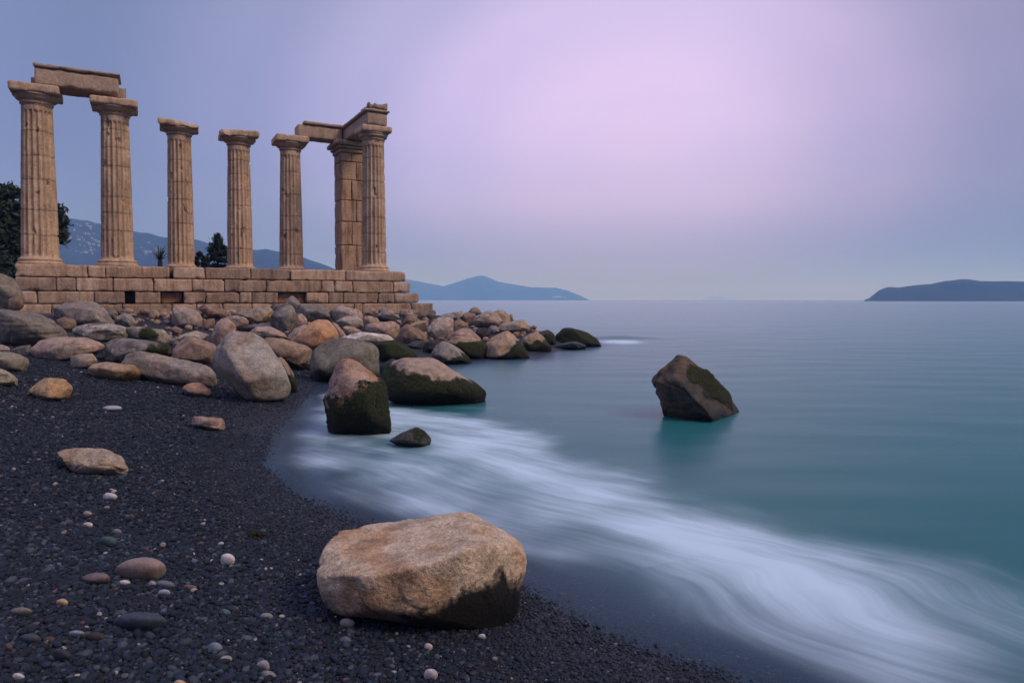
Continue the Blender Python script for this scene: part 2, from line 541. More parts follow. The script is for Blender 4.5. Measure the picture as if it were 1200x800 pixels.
def make_water_mat():
    m, N, out = new_mat('sea_water')
    geo = N.n('ShaderNodeNewGeometry').outputs['Position']
    flow = N.attr('flow', 'Vector')
    foam = N.attr('foam')
    depth = N.attr('deep')
    # long soft swell and fine wind lines
    w1 = N.noise(N.vmath('MULTIPLY', geo, (0.10, 0.55, 1.0)).outputs[0], 1.0, 4.0, 0.55)
    w2 = N.noise(N.vmath('MULTIPLY', geo, (0.02, 0.12, 1.0)).outputs[0], 1.0, 5.0, 0.6)
    w3 = N.noise(N.vmath('MULTIPLY', geo, (0.55, 2.4, 1.0)).outputs[0], 1.0, 3.0, 0.5)
    hgt = N.math('ADD', N.math('MULTIPLY', w1, 0.7), N.math('ADD', N.math('MULTIPLY', w2, 2.6), N.math('MULTIPLY', w3, 0.04)))
    bp = N.n('ShaderNodeBump', i_Strength=0.055, i_Distance=0.35, i_Height=hgt)
    # silky foam: noise drawn out along the wash
    s1 = N.noise(N.vmath('MULTIPLY', flow, (0.55, 3.2, 1.0)).outputs[0], 1.0, 6.0, 0.62, 0.25)
    s2 = N.noise(N.vmath('MULTIPLY', flow, (0.9, 12.0, 1.0)).outputs[0], 1.0, 4.0, 0.6, 0.15)
    s3 = N.noise(N.vmath('MULTIPLY', flow, (0.35, 1.4, 1.0)).outputs[0], 1.0, 3.0, 0.5, 0.5)
    st = N.math('ADD', N.math('MULTIPLY', s1, 0.44), N.math('ADD', N.math('MULTIPLY', s2, 0.16), N.math('MULTIPLY', s3, 0.40)))
    st = N.math('SUBTRACT', st, 0.5)
    fm = N.math('ADD', foam, N.math('MULTIPLY', st, N.math('ADD', 1.1, N.math('MULTIPLY', foam, 2.9))))
    fm = N.math('MULTIPLY', N.smooth(fm, 0.12, 1.25), N.smooth(foam, 0.0, 0.22))
    veil = N.math('MULTIPLY', N.smooth(foam, 0.02, 0.8), 0.22)
    fm = N.math('ADD', N.math('MULTIPLY', fm, 0.80), veil, clamp=True)
    body = N.ramp(depth, [(0.0, (0.03, 0.07, 0.085)), (0.12, (0.014, 0.102, 0.112)), (0.5, (0.011, 0.112, 0.120)), (1.0, (0.019, 0.128, 0.136))])
    bd = N.n('ShaderNodeBsdfDiffuse', i_Color=body, i_Roughness=0.0)
    gw = N.n('ShaderNodeBsdfGlossy', i_Roughness=0.27, i_Color=(0.93, 0.98, 0.98, 1), i_Normal=bp.outputs[0])
    fw = N.math('MULTIPLY', N.n('ShaderNodeFresnel', i_IOR=1.333, i_Normal=bp.outputs[0]).outputs[0], 0.60)
    pw = N.n('ShaderNodeMixShader', i_0=fw, i_1=bd.outputs[0], i_2=gw.outputs[0])
    film_f = N.n('ShaderNodeFresnel', i_IOR=1.333).outputs[0]
    gl = N.n('ShaderNodeBsdfGlossy', i_Roughness=0.22, i_Color=(0.74, 0.88, 1, 1))
    tr = N.n('ShaderNodeBsdfTransparent', i_Color=(0.86, 0.92, 0.95, 1))
    silt = N.n('ShaderNodeBsdfDiffuse', i_Color=(0.050, 0.092, 0.140, 1))
    under = N.n('ShaderNodeMixShader', i_0=N.math('ADD', 0.25, N.math('MULTIPLY', N.smooth(depth, 0.0, 0.06), 0.5)), i_1=tr.outputs[0], i_2=silt.outputs[0])
    film = N.n('ShaderNodeMixShader', i_0=N.math('MULTIPLY', film_f, 0.5), i_1=under.outputs[0], i_2=gl.outputs[0])
    op = N.smooth(depth, 0.0, 0.11)
    wsh = N.n('ShaderNodeMixShader', i_0=op, i_1=film.outputs[0], i_2=pw.outputs[0])
    fd = N.n('ShaderNodeBsdfPrincipled', i_Base_Color=(0.49, 0.63, 0.71, 1), i_Roughness=0.75)
    fd.inputs['Specular IOR Level'].default_value = 0.25
    fin = N.n('ShaderNodeMixShader', i_0=N.math('MULTIPLY', fm, 0.93), i_1=wsh.outputs[0], i_2=fd.outputs[0])
    N.link(fin.outputs[0], out.inputs[0])
    return m


M_ROCK = make_rock_mat()
M_COLUMN = make_marble_mat('weathered_limestone', (0.53, 0.385, 0.26, 1), (0.42, 0.285, 0.185, 1), 0.6)
M_BLOCK = make_marble_mat('ashlar_limestone', (0.43, 0.31, 0.22, 1), (0.31, 0.205, 0.14, 1), 0.7)
M_PIER = make_marble_mat('stained_limestone', (0.42, 0.285, 0.195, 1), (0.33, 0.205, 0.130, 1), 0.95)
M_BEAM = make_marble_mat('architrave_limestone', (0.43, 0.315, 0.23, 1), (0.35, 0.25, 0.18, 1), 0.3)
M_PEBBLE = make_pebble_mat()

# ------------------------------------------------------------------ haze
def build_haze():
    m, N, out = new_mat('sea_haze')
    v = N.n('ShaderNodeVolumePrincipled')
    v.inputs['Color'].default_value = (0.24, 0.50, 1.0, 1)
    v.inputs['Absorption Color'].default_value = (1, 1, 1, 1)
    v.inputs['Density'].default_value = 0.00048
    v.inputs['Anisotropy'].default_value = 0.0
    N.link(v.outputs[0], out.inputs['Volume'])
    x0, x1, y0, y1, z0, z1 = -9500, 9500, -1500, 15500, -8, 300
    V = [(x, y, z) for x in (x0, x1) for y in (y0, y1) for z in (z0, z1)]
    Fc = [(0, 1, 3, 2), (4, 6, 7, 5), (0, 4, 5, 1), (2, 3, 7, 6), (0, 2, 6, 4), (1, 5, 7, 3)]
    o = mesh_obj('haze', V, Fc, m, smooth=False)
    tag(o, kind='stuff')


build_haze()


# ------------------------------------------------------------------ ground sheet
_L0 = at_depth(17, 330, 22.0)[:2]


def build_ground():
    th = np.radians(np.linspace(-95, 95, 420))
    r = np.concatenate([np.linspace(0.3, 3, 40)[:-1], np.geomspace(3, 60, 260), np.geomspace(64, 13000, 60)])
    TH, R = np.meshgrid(th, r, indexing='ij')
    X, Y = np.sin(TH) * R, np.cos(TH) * R
    Z = terrain(X, Y)
    far = sstep(R, 60, 300)
    Z = np.where(shore_s(X, Y) < 0, Z - far * 3.0, Z)
    s = shore_s(X, Y)
    wet = (1 - sstep(s, 0.0, 0.55))
    # soil only behind the temple
    front = (X - _L0[0]) * -0.47 + (Y - _L0[1]) * 0.882           # metres behind the podium's face
    soil = np.maximum(sstep(Y * 0.882 + X * -0.47, 29.5, 31.5) * sstep(s, 1, 3), sstep(Z, 0.55, 0.80) * sstep(front, -3.2, -1.6))
    o = mesh_obj('beach', np.stack([X, Y, Z], -1).reshape(-1, 3), grid_faces(*X.shape), make_beach_mat(),
                 attrs={'wet': wet.ravel(), 'soil': soil.ravel()})
    tag(o, kind='structure')


build_ground()


# ------------------------------------------------------------------ sea
def build_sea():
    th = np.radians(np.linspace(-88, 92, 760))
    r = np.concatenate([np.geomspace(0.9, 14, 420)[:-1], np.geomspace(14, 60, 120)[:-1], np.geomspace(60, 15000, 60)])
    TH, R = np.meshgrid(th, r, indexing='ij')
    X, Y = np.sin(TH) * R, np.cos(TH) * R
    s = shore_s(X, Y)
    deep = np.clip(-terrain(X, Y), 0, 1.2) / 1.2
    crest = [tuple(at_z(px, py, 0)[:2]) for px, py in [(395, 462), (470, 486), (545, 503), (625, 532), (700, 577), (790, 610), (880, 640), (960, 690), (1030, 752), (1100, 840), (1200, 1000)]]
    edge = [tuple(at_z(px, py, 0)[:2]) for px, py in [(400, 440), (470, 474), (560, 487), (640, 506), (700, 534), (800, 563), (900, 592), (1000, 622), (1100, 648), (1200, 676), (1400, 740)]]
    dc, ac, sdc = poly_dist(X, Y, crest)
    de, ae, sde = poly_dist(X, Y, edge)
    # positive q: shoreward of the outer foam edge.  polyline runs from far to near, the sea lies on its left
    q = -sde * de
    P = np.stack([X * 0.9, Y * 0.9, X * 0], -1).reshape(-1, 3)
    wob = fbm(P, 31, 3).reshape(X.shape)
    P2 = np.stack([X * 2.6, Y * 2.6, X * 0 + 4], -1).reshape(-1, 3)
    wob2 = fbm(P2, 35, 3).reshape(X.shape)
    sw = -s                                            # distance out from the shoreline
    scale = np.clip(Y / 5.0, 0.55, 1.6)
    fall_out = sstep(q + 0.42 * wob * scale + 0.12 * wob2, -0.26 * scale, (0.42 + 0.5 * sstep(X, 0.6, 2.4)) * scale)
    fall_in = sstep(sw + 0.20 * wob, 0.02, 0.55 + 0.25 * sstep(X, 0.6, 1.6))
    ridge = np.exp(-(dc / ((0.55 + 0.35 * sstep(X, 0.5, 2.0)) * scale)) ** 2)
    foam = fall_out * fall_in * (0.46 + 0.38 * ridge + 0.62 * wob) * (1 - 0.14 * sstep(X, 0.8, 2.0))
    lim = 1 - sstep(Y, 11.0, 13.0)
    foam = np.clip(foam, 0, 1) * lim
    foam = np.where(s > 0.3, 0, foam)
    # wash around the rocks on the point
    for (px, py, wx, wy, a) in [(728, 400.5, 0.75, 1.1, 1.3), (716, 401, 0.4, 0.9, 0.9), (560, 478, 0.5, 0.22, 0.25), (655, 413, 0.9, 0.7, 0.3), (490, 414, 0.5, 1.0, 0.7)]:
        c = at_z(px, py, 0)
        foam = np.maximum(foam, a * (1 + 0.5 * wob2) * np.exp(-((X - c[0]) / wx) ** 2 - ((Y - c[1]) / wy) ** 2))
    u = X * 0.4 + ac * 0.6
    warp = fbm(np.stack([X * 0.55, Y * 0.8, X * 0 + 9], -1).reshape(-1, 3), 51, 3).reshape(X.shape)
    v = 0.36 * (Y - 4.0) + 0.64 * dc * sdc + (0.16 + 0.26 * sstep(X, -0.2, 1.6)) * warp
    Z = 0.012 * perlin(np.stack([X * 0.5, Y * 1.4, X * 0], -1).reshape(-1, 3), 3).reshape(X.shape) * sstep(sw, 0.3, 2.0)
    bumpc = at_z(725, 397, 0)
    Z = Z + 0.10 * np.exp(-((X - bumpc[0]) / 1.6) ** 2 - ((Y - bumpc[1] - .5) / 0.5) ** 2)
    flow = np.stack([u, v, u * 0], -1).reshape(-1, 3)
    keep = (s < 0.6).ravel()
    Fc = grid_faces(*X.shape)
    Fc = Fc[keep[Fc].any(axis=1)]
    o = mesh_obj('sea', np.stack([X, Y, Z], -1).reshape(-1, 3), Fc, make_water_mat(),
                 attrs={'foam': foam.ravel(), 'deep': deep.ravel(), 'flow': flow})
    tag(o, kind='structure')


build_sea()


# ------------------------------------------------------------------ far hills
def build_hill(name, prof, y0, seed, width, mat, bump=0.05):
    """a ridge whose crest follows the outline at distance y0, with real slopes fore and aft"""
    px = np.array([p[0] for p in prof], float)
    py = np.array([p[1] for p in prof], float)
    n = 260
    u = np.linspace(px[0], px[-1], n)
    h = np.interp(u, px, py)
    pts = np.array([at_depth(a, b, y0) for a, b in zip(u, h)])
    crest = np.maximum(pts[:, 2], 0.0)
    crest = crest * (1 + 0.02 * perlin(np.stack([pts[:, 0] / 25, pts[:, 0] * 0, pts[:, 0] * 0], -1), seed))
    ws = np.linspace(-1, 1, 61)
    V = np.zeros((n, len(ws), 3))
    for j, w in enumerate(ws):
        prof_w = (1 - abs(w) ** 1.3)
        V[:, j, 0] = pts[:, 0] * (y0 + w * width) / y0
        V[:, j, 1] = y0 + w * width
        V[:, j, 2] = crest * prof_w - 1.5
    Pn = V.reshape(-1, 3)
    nz = fbm(Pn * np.array([1 / 160, 1 / 160, 0]), seed, 5)
    taper = np.repeat((1 - np.abs(ws) ** 2)[None, :], n, 0).ravel() * np.repeat((np.abs(ws) > 0.01)[None, :], n, 0).ravel()
    Pn[:, 2] += nz * np.repeat(crest, len(ws)) * 0.45 * taper * np.repeat(np.minimum(1, np.abs(ws) * 3)[None, :], n, 0).ravel()
    o = mesh_obj(name, Pn, grid_faces(n, len(ws)), mat, loc=(pts[:, 0].mean(), y0, 0))
    tag(o, kind='structure')
    return o, pts, crest


M_HILL = make_simple_mat('hazed_wooded_slope', (0.006, 0.018, 0.026, 1), (0.026, 0.042, 0.044, 1), 0.02, 0.95, 0.6, 4.0)  # dark foliage with the blue of distant haze mixed into its base colours
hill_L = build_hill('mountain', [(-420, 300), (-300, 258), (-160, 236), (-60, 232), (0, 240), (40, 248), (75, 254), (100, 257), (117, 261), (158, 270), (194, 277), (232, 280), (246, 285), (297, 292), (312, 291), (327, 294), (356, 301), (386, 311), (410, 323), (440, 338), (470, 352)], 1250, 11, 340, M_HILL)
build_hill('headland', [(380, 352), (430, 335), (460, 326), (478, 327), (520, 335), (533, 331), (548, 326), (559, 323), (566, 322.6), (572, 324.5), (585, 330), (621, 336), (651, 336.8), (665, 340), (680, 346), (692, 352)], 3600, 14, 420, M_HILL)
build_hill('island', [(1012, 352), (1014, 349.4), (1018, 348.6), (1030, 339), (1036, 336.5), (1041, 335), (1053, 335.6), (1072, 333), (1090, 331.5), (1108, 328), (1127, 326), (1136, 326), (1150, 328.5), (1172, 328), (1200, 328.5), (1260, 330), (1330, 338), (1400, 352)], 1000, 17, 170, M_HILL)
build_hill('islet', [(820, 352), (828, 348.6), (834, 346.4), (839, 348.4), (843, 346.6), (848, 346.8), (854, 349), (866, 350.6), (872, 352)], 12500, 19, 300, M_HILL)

# ------------------------------------------------------------------ temple frame
def ray_wall(px, py, p0, u):
    """where the ray through a pixel meets the vertical plane through p0 along u: (t, z)"""
    d = pix_dir(px, py)
    A = np.array([[d[0], -u[0]], [d[1], -u[1]]])
    k, t = np.linalg.solve(A, np.array([p0[0], p0[1]]))
    return t, EYE + d[2] * k


_l = at_depth(17, 330, 22.0)[:2]
_r = at_depth(475.5, 330, 28.2)[:2]
U = (_r - _l) / np.linalg.norm(_r - _l)
B = np.array([-U[1], U[0]])                  # into the temple, away from the viewer
ROT = math.atan2(U[1], U[0])
ZTOP = 2.68


def wpt(t, w, z=0.0):
    p = _l + U * t + B * w
    return np.array([p[0], p[1], z])


def px_t(px, w, py=330):
    return ray_wall(px, py, _l + B * w, U)


def lattice_box(nx, ny, nz):
    idx = {}
    pts = []

    def vid(i, j, k):
        key = (i, j, k)
        if key not in idx:
            idx[key] = len(pts)
            pts.append((i / nx * 2 - 1, j / ny * 2 - 1, k / nz * 2 - 1))
        return idx[key]
    F_ = []
    for i in range(nx):
        for j in range(ny):
            F_.append((vid(i, j, 0), vid(i, j + 1, 0), vid(i + 1, j + 1, 0), vid(i + 1, j, 0)))
            F_.append((vid(i, j, nz), vid(i + 1, j, nz), vid(i + 1, j + 1, nz), vid(i, j + 1, nz)))
    for i in range(nx):
        for k in range(nz):
            F_.append((vid(i, 0, k), vid(i + 1, 0, k), vid(i + 1, 0, k + 1), vid(i, 0, k + 1)))
            F_.append((vid(i, ny, k), vid(i, ny, k + 1), vid(i + 1, ny, k + 1), vid(i + 1, ny, k)))
    for j in range(ny):
        for k in range(nz):
            F_.append((vid(0, j, k), vid(0, j, k + 1), vid(0, j + 1, k + 1), vid(0, j + 1, k)))
            F_.append((vid(nx, j, k), vid(nx, j + 1, k), vid(nx, j + 1, k + 1), vid(nx, j, k + 1)))
    return np.array(pts), np.array(F_, dtype=np.int32)


def worn_box(cx, cy, cz, sx, sy, sz, seed, res=0.08, rnd=0.02, amp=0.012, chip=0.05):
    """a stone block with rounded, chipped arrises; sizes are full lengths"""
    nx, ny, nz = (int(np.clip(round(s / res), 2, 60)) for s in (sx, sy, sz))
    P, Fc = lattice_box(nx, ny, nz)
    h = np.array([sx, sy, sz]) / 2
    V = P * h
    e = np.sort(h - np.abs(V), axis=1)[:, 1]
    nz_ = perlin((V + [cx, cy, cz]) * 3.1, seed)
    nf = fbm((V + [cx, cy, cz]) * 7.0, seed + 9, 3)
    inward = rnd * np.exp(-e / max(rnd, 1e-3)) * (1 + nf) + chip * np.exp(-e / (chip * 1.2)) * np.clip(nz_ * 1.6 - 0.18, 0, 1.2)
    onface = (np.abs(P) > 0.999)
    near = np.exp(-(h - np.abs(V)) / max(rnd * 2, 0.02))
    dirv = -np.sign(P) * near
    V = V + dirv * inward[:, None]
    V = V - np.sign(P) * onface * (amp * (0.5 + nf))[:, None]
    return V + np.array([cx, cy, cz]), Fc


class Bag:
    def __init__(s):
        s.V, s.F, s.C, s.n = [], [], [], 0

    def add(s, V, Fc, tint=(1, 1, 1)):
        s.V.append(V)
        s.F.append(Fc + s.n)
        s.C.append(np.repeat(np.array([tint]), len(V), 0))
        s.n += len(V)

    def build(s, name, mat, parent=None, smooth=True, loc=None):
        return mesh_obj(name, np.concatenate(s.V), np.concatenate(s.F), mat, parent, smooth, loc, {'tint': np.concatenate(s.C)})


rng = random.Random(5)


def stone_tint(a=0.12):
    k = 1 + rng.uniform(-a, a)
    h = rng.uniform(-0.05, 0.05)
    return (k * (1 + h * 0.5), k, k * (1 - h))


# ------------------------------------------------------------------ podium
def build_podium():
    root = empty('temple_podium', wpt(0, 0, 0.0), ROT)
    tag(root, 'long stepped podium of sandstone blocks under the ruined columns', 'podium', kind='thing')
    zs = [2.68, 2.25, 1.79, 1.37, 0.90, 0.25]
    rows = [
        [17, 103, 124, 199, 'gap', 203, 241, 294, 341, 405, 475.5],
        [17, 65.5, 89, 132.5, 180, 225, 263, 312, 376.5, 392, 413.5, 461, 480.5],
        [17, 43, 110, 146, 'hole', 157.5, 188, 'recess', 215, 241, 280.6, 295, 326, 'recess', 359, 385, 402.5, 443, 462, 492],
        [17, 60, 100, 143, 201, 230, 261, 295, 326, 370, 415, 425, 482, 508.7],
        [17, 70, 120, 190, 250, 310, 370, 430, 470, 512],
    ]
    for k, row in enumerate(rows):
        w0 = -0.035 * k
        bag = Bag()
        z1, z0 = zs[k], zs[k + 1]
        pos, fl = [], {}
        for v in row:
            if isinstance(v, str):
                fl[len(pos) - 1] = v
            else:
                pos.append(px_t(v, w0)[0])
        for i in range(len(pos) - 1):
            a, b = pos[i], pos[i + 1]
            f = fl.get(i)
            if f in ('gap', 'hole'):
                continue
            push = 0.30 if f == 'recess' else rng.uniform(-0.012, 0.012)
            last = i == len(pos) - 2
            dpt = 3.0 if last else 0.85
            g = 0.004
            V, Fc = worn_box((a + b) / 2, w0 + push + dpt / 2, (z0 + z1) / 2, b - a - 2 * g, dpt, z1 - z0 - 2 * g - 0.004, 100 + k * 40 + i, 0.05 if not last else 0.08, 0.008, 0.010, 0.085)
            t = stone_tint(0.26)
            if f == 'recess':
                t = (0.85, 0.68, 0.6)
            bag.add(V, Fc, t)
        # rubble core behind the facing blocks
        V, Fc = worn_box((pos[0] + pos[-1]) / 2, w0 + 0.62 + 3.2, (z0 + z1) / 2, pos[-1] - pos[0] - 0.12, 6.4, z1 - z0 - 0.006, 300 + k, 0.4, 0.02, 0.004, 0.02)
        bag.add(V, Fc, (0.32, 0.28, 0.25))
        bag.build('course', M_BLOCK, root)


build_podium()


# ------------------------------------------------------------------ columns
def fluted_shaft(Rb, Rt, H, seed, nfl=18, damage=0.5):
    na, nh = nfl * 10, 190
    a = np.linspace(0, 2 * np.pi, na, endpoint=False)
    z = np.linspace(0, H, nh)
    A, Z = np.meshgrid(a, z, indexing='ij')
    f = Z / H
    R = Rb + (Rt - Rb) * (f ** 1.25)
    fr = (A * nfl / (2 * np.pi)) % 1.0
    flute = 1 - (2 * fr - 1) ** 2
    P = np.stack([np.cos(A) * 1.0, np.sin(A) * 1.0, Z * 1.0], -1).reshape(-1, 3)
    low = fbm(P * 1.3, seed, 3).reshape(A.shape)
    mid = fbm(P * 4.5, seed + 5, 3).reshape(A.shape)
    fin = fbm(P * 14.0, seed + 8, 2).reshape(A.shape)
    wear = sstep(low + 0.35 * mid, 0.14 + 0.28 * (1 - damage), 0.36 + 0.28 * (1 - damage))
    depth = 0.17 * R * (1 - 0.6 * wear)
    # plain necking and foot
    depth = depth * sstep(Z, 0.05, 0.16) * (1 - sstep(Z, H - 0.28, H - 0.18))
    R2 = R - depth * flute - wear * (0.035 + 0.06 * np.clip(mid + .1, 0, 1))
    js = []
    zc = 0.0
    rr = random.Random(seed)
    while zc < H - 0.5:
        zc += rr.uniform(0.55, 1.05)
        js.append(zc)
    tint = np.ones(A.shape)
    for j in js:
        zj = j + 0.012 * np.sin(A * 2 + j) + 0.02 * mid
        w_ = 0.010 + 0.03 * np.clip(mid + 0.1, 0, 1)
        R2 = R2 - (0.018 + 0.05 * np.clip(mid, 0, 1)) * np.exp(-((Z - zj) / w_) ** 2)
        tint = tint * (1 - 0.5 * np.exp(-((Z - zj) / 0.02) ** 2))
    # bites out of the drum edges
    bite = np.clip(fbm(P * 2.6, seed + 21, 2).reshape(A.shape) - 0.33, 0, 1)
    R2 = R2 - bite * 0.45 + fin * 0.008 + mid * 0.008
    R2 = np.maximum(R2, 0.7 * R)
    tint = tint * (1 - 0.25 * flute * (1 - wear) * 0.0) * (1 + 0.30 * low + 0.20 * mid) * (1 - 0.30 * sstep(bite, 0.0, 0.1)) * (1 - 0.22 * wear)
    V = np.stack([np.cos(A) * R2, np.sin(A) * R2, Z], -1).reshape(-1, 3)
    Fc = grid_faces(na, nh, True)
    t3 = np.stack([tint, tint * (1 - 0.09 * wear), tint * (1 - 0.17 * wear)], -1).reshape(-1, 3)
    return V, Fc, t3


def lathe(prof, seed, amp=0.008, n=96):
    pts = []
    for (r0, z0), (r1, z1) in zip(prof[:-1], prof[1:]):
        m = max(2, int(math.hypot(r1 - r0, z1 - z0) / 0.02))
        for i in range(m):
            t = i / m
            pts.append((r0 + (r1 - r0) * t, z0 + (z1 - z0) * t))
    pts.append(prof[-1])
    a = np.linspace(0, 2 * np.pi, n, endpoint=False)
    pr = np.array(pts)
    A, J = np.meshgrid(a, np.arange(len(pr)), indexing='ij')
    R, Z = pr[J, 0], pr[J, 1]
    P = np.stack([np.cos(A), np.sin(A), Z * 1.5], -1).reshape(-1, 3)
    nn = fbm(P * 3.5, seed, 3).reshape(A.shape)
    R = R + amp * nn * 1.6 - 0.04 * np.clip(nn - 0.22, 0, 1) * (R > 0.1)
    return np.stack([np.cos(A) * R, np.sin(A) * R, Z], -1).reshape(-1, 3), grid_faces(n, len(pr), True)


def simple_part(name, V, Fc, mat, parent, tint=None, smooth=True):
    t = np.ones((len(V), 3)) if tint is None else (np.repeat(np.array([tint]), len(V), 0) if np.ndim(tint) == 1 else tint)
    return mesh_obj(name, V, Fc, mat, parent, smooth, None, {'tint': t})


COLS = {}


def build_column(key, label, pxc, w, sb, st, bw, cap, ytop, yneck, seed, damage, broken=0.03, tilt=0.0):
    t, _ = px_t(pxc, w, 305)
    p = wpt(t, w, ZTOP)
    D = project(p)[0][2]
    _, ztop = px_t(pxc - 2, w, ytop)
    _, zneck = px_t(pxc - 2, w, yneck)
    H = zneck - ZTOP
    k = D / F
    k /= math.sqrt(1 + ((pxc - 600) / F) ** 2)           # a round shaft looks wider off axis
    Rb, Rt, Rbase = sb / 2 * k, st / 2 * k, bw / 2 * k
    root = empty('temple_column', p, ROT + tilt)
    tag(root, label, 'column', 'standing columns of the ruined temple', 'thing')
    # foot
    b0 = Rbase
    prof = [(0.02, 0.0), (b0, 0.0), (b0 * 1.005, 0.05), (b0 * 0.985, 0.085), (b0 * 0.93, 0.10), (b0 * 0.925, 0.125), (b0 * 0.955, 0.15), (b0 * 0.945, 0.19), (Rb * 1.05, 0.225), (Rb * 1.01, 0.26), (0.02, 0.262)]
    V, Fc = lathe(prof, seed + 3, 0.010)
    simple_part('base', V, Fc, M_COLUMN, root)
    V, Fc, t3 = fluted_shaft(Rb, Rt, H - 0.20, seed, damage=damage)
    V[:, 2] += 0.20
    simple_part('shaft', V, Fc, M_COLUMN, root, t3)
    hc = ztop - zneck
    ab = min(0.5 * hc, 0.30)
    he = hc - ab
    half = cap
    prof = [(0.02, -0.004), (Rt * 1.0, -0.004), (Rt * 1.10, 0.03), (Rt * 1.10, 0.06), (Rt * 1.04, 0.085), (Rt * 1.09, 0.12), (Rt * 1.30, he * 0.55), (half * 0.90, he * 0.82), (half * 0.96, he * 0.93), (half * 0.94, he), (0.02, he)]
    V, Fc = lathe(prof, seed + 4, 0.012)
    V[:, 2] += H
    capo = simple_part('capital', V, Fc, M_COLUMN, root, (0.93, 0.93, 0.93))
    V, Fc = worn_box(0, 0, H + he + ab / 2 + 0.001, 2 * half, 2 * half, ab, seed + 6, 0.05, 0.02, 0.012, broken)
    if broken > 0.08:
        nn = fbm(V * np.array([1.4, 1.4, 0.6]), seed + 30, 3)
        up = V[:, 2] > H + he + ab * 0.3
        V[:, 2] -= np.clip(nn + 0.12, 0, 1) * 0.30 * up
        V[:, :2] *= (1 - 0.22 * np.clip(nn, -0.4, 1))[:, None]
    simple_part('abacus', V, Fc, M_COLUMN, capo, (0.97, 0.97, 0.97))
    COLS[key] = dict(t=t, w=w, ztop=ztop, half=half)
    return root


WF, WB = 0.95, 4.0
build_column(1, 'thick fluted column at the left end of the podium under the long lintel', 47.5, WF, 46, 37, 57, 0.70, 104, 125, 11, 0.25)
build_column(2, 'fluted column with deep chips holding the right end of the long lintel', 138, WF, 39, 33, 50, 0.72, 120, 138, 22, 0.55)
build_column(3, 'lone fluted column with cracked shaft and bare capital nearest the palm', 212.5, WB, 32, 27.5, 39, 0.72, 145, 160, 33, 0.6, 0.12)
build_column(4, 'lone fluted column with a ragged broken capital right of the conifer', 281.5, WB, 30.5, 26, 41, 0.72, 155.5, 172, 44, 0.45, 0.14)
build_column(5, 'slim fluted column holding the outer end of the short rear lintel', 341.5, WB, 28.5, 23.5, 35, 0.69, 161.5, 178, 55, 0.5, 0.06)
build_column(6, 'fluted front corner column under the broken cornice beside the square pier', 438.3, WF, 29.5, 25, 36.5, 0.63, 150.5, 166, 66, 0.5, 0.05)


def build_pier():
    c6 = COLS[6]
    t = px_t(411.5, WB, 305)[0]
    p = wpt(t, WB, ZTOP)
    root = empty('stone_pier', p, ROT)
    tag(root, 'square unfluted pier of stained blocks standing behind the corner column', 'pier', kind='thing')
    ztop = COLS[5]['ztop']
    H = ztop - ZTOP - 0.52
    bag = Bag()
    z, i = 0.0, 0
    hs = [1.25, 1.05, 0.95, 0.9, 0.8, 0.9, 1.0]
    half = 0.60
    while z < H - 0.01:
        h = min(hs[i % len(hs)], H - z)
        if H - z - h < 0.3:
            h = H - z
        for s in (-1, 1):
            cut = 0.1 * (-1) ** i
            xa, xb = (-half, cut) if s < 0 else (cut, half)
            V, Fc = worn_box((xa + xb) / 2, 0, z + h / 2, xb - xa - 0.003, 2 * half, h - 0.003, 700 + i * 2 + s, 0.05, 0.006, 0.010, 0.06)
            bag.add(V, Fc, stone_tint(0.12))
        z += h
        i += 1
    bag.build('shaft', M_PIER, root)
    bag = Bag()
    V, Fc = worn_box(0, 0, H + 0.09, 1.34, 1.34, 0.18, 731, 0.06, 0.03, 0.01, 0.03)
    bag.add(V, Fc, (0.9, 0.9, 0.9))
    V, Fc = worn_box(0, 0, H + 0.245, 1.52, 1.52, 0.13, 732, 0.06, 0.03, 0.01, 0.03)
    bag.add(V, Fc, (0.85, 0.85, 0.85))
    V, Fc = worn_box(0, 0, H + 0.415, 1.74, 1.74, 0.21, 733, 0.06, 0.02, 0.01, 0.04)
    bag.add(V, Fc, (0.95, 0.95, 0.95))
    bag.build('capital', M_COLUMN, root)
    COLS['pier'] = dict(t=t, w=WB, ztop=ZTOP + H + 0.52)


build_pier()


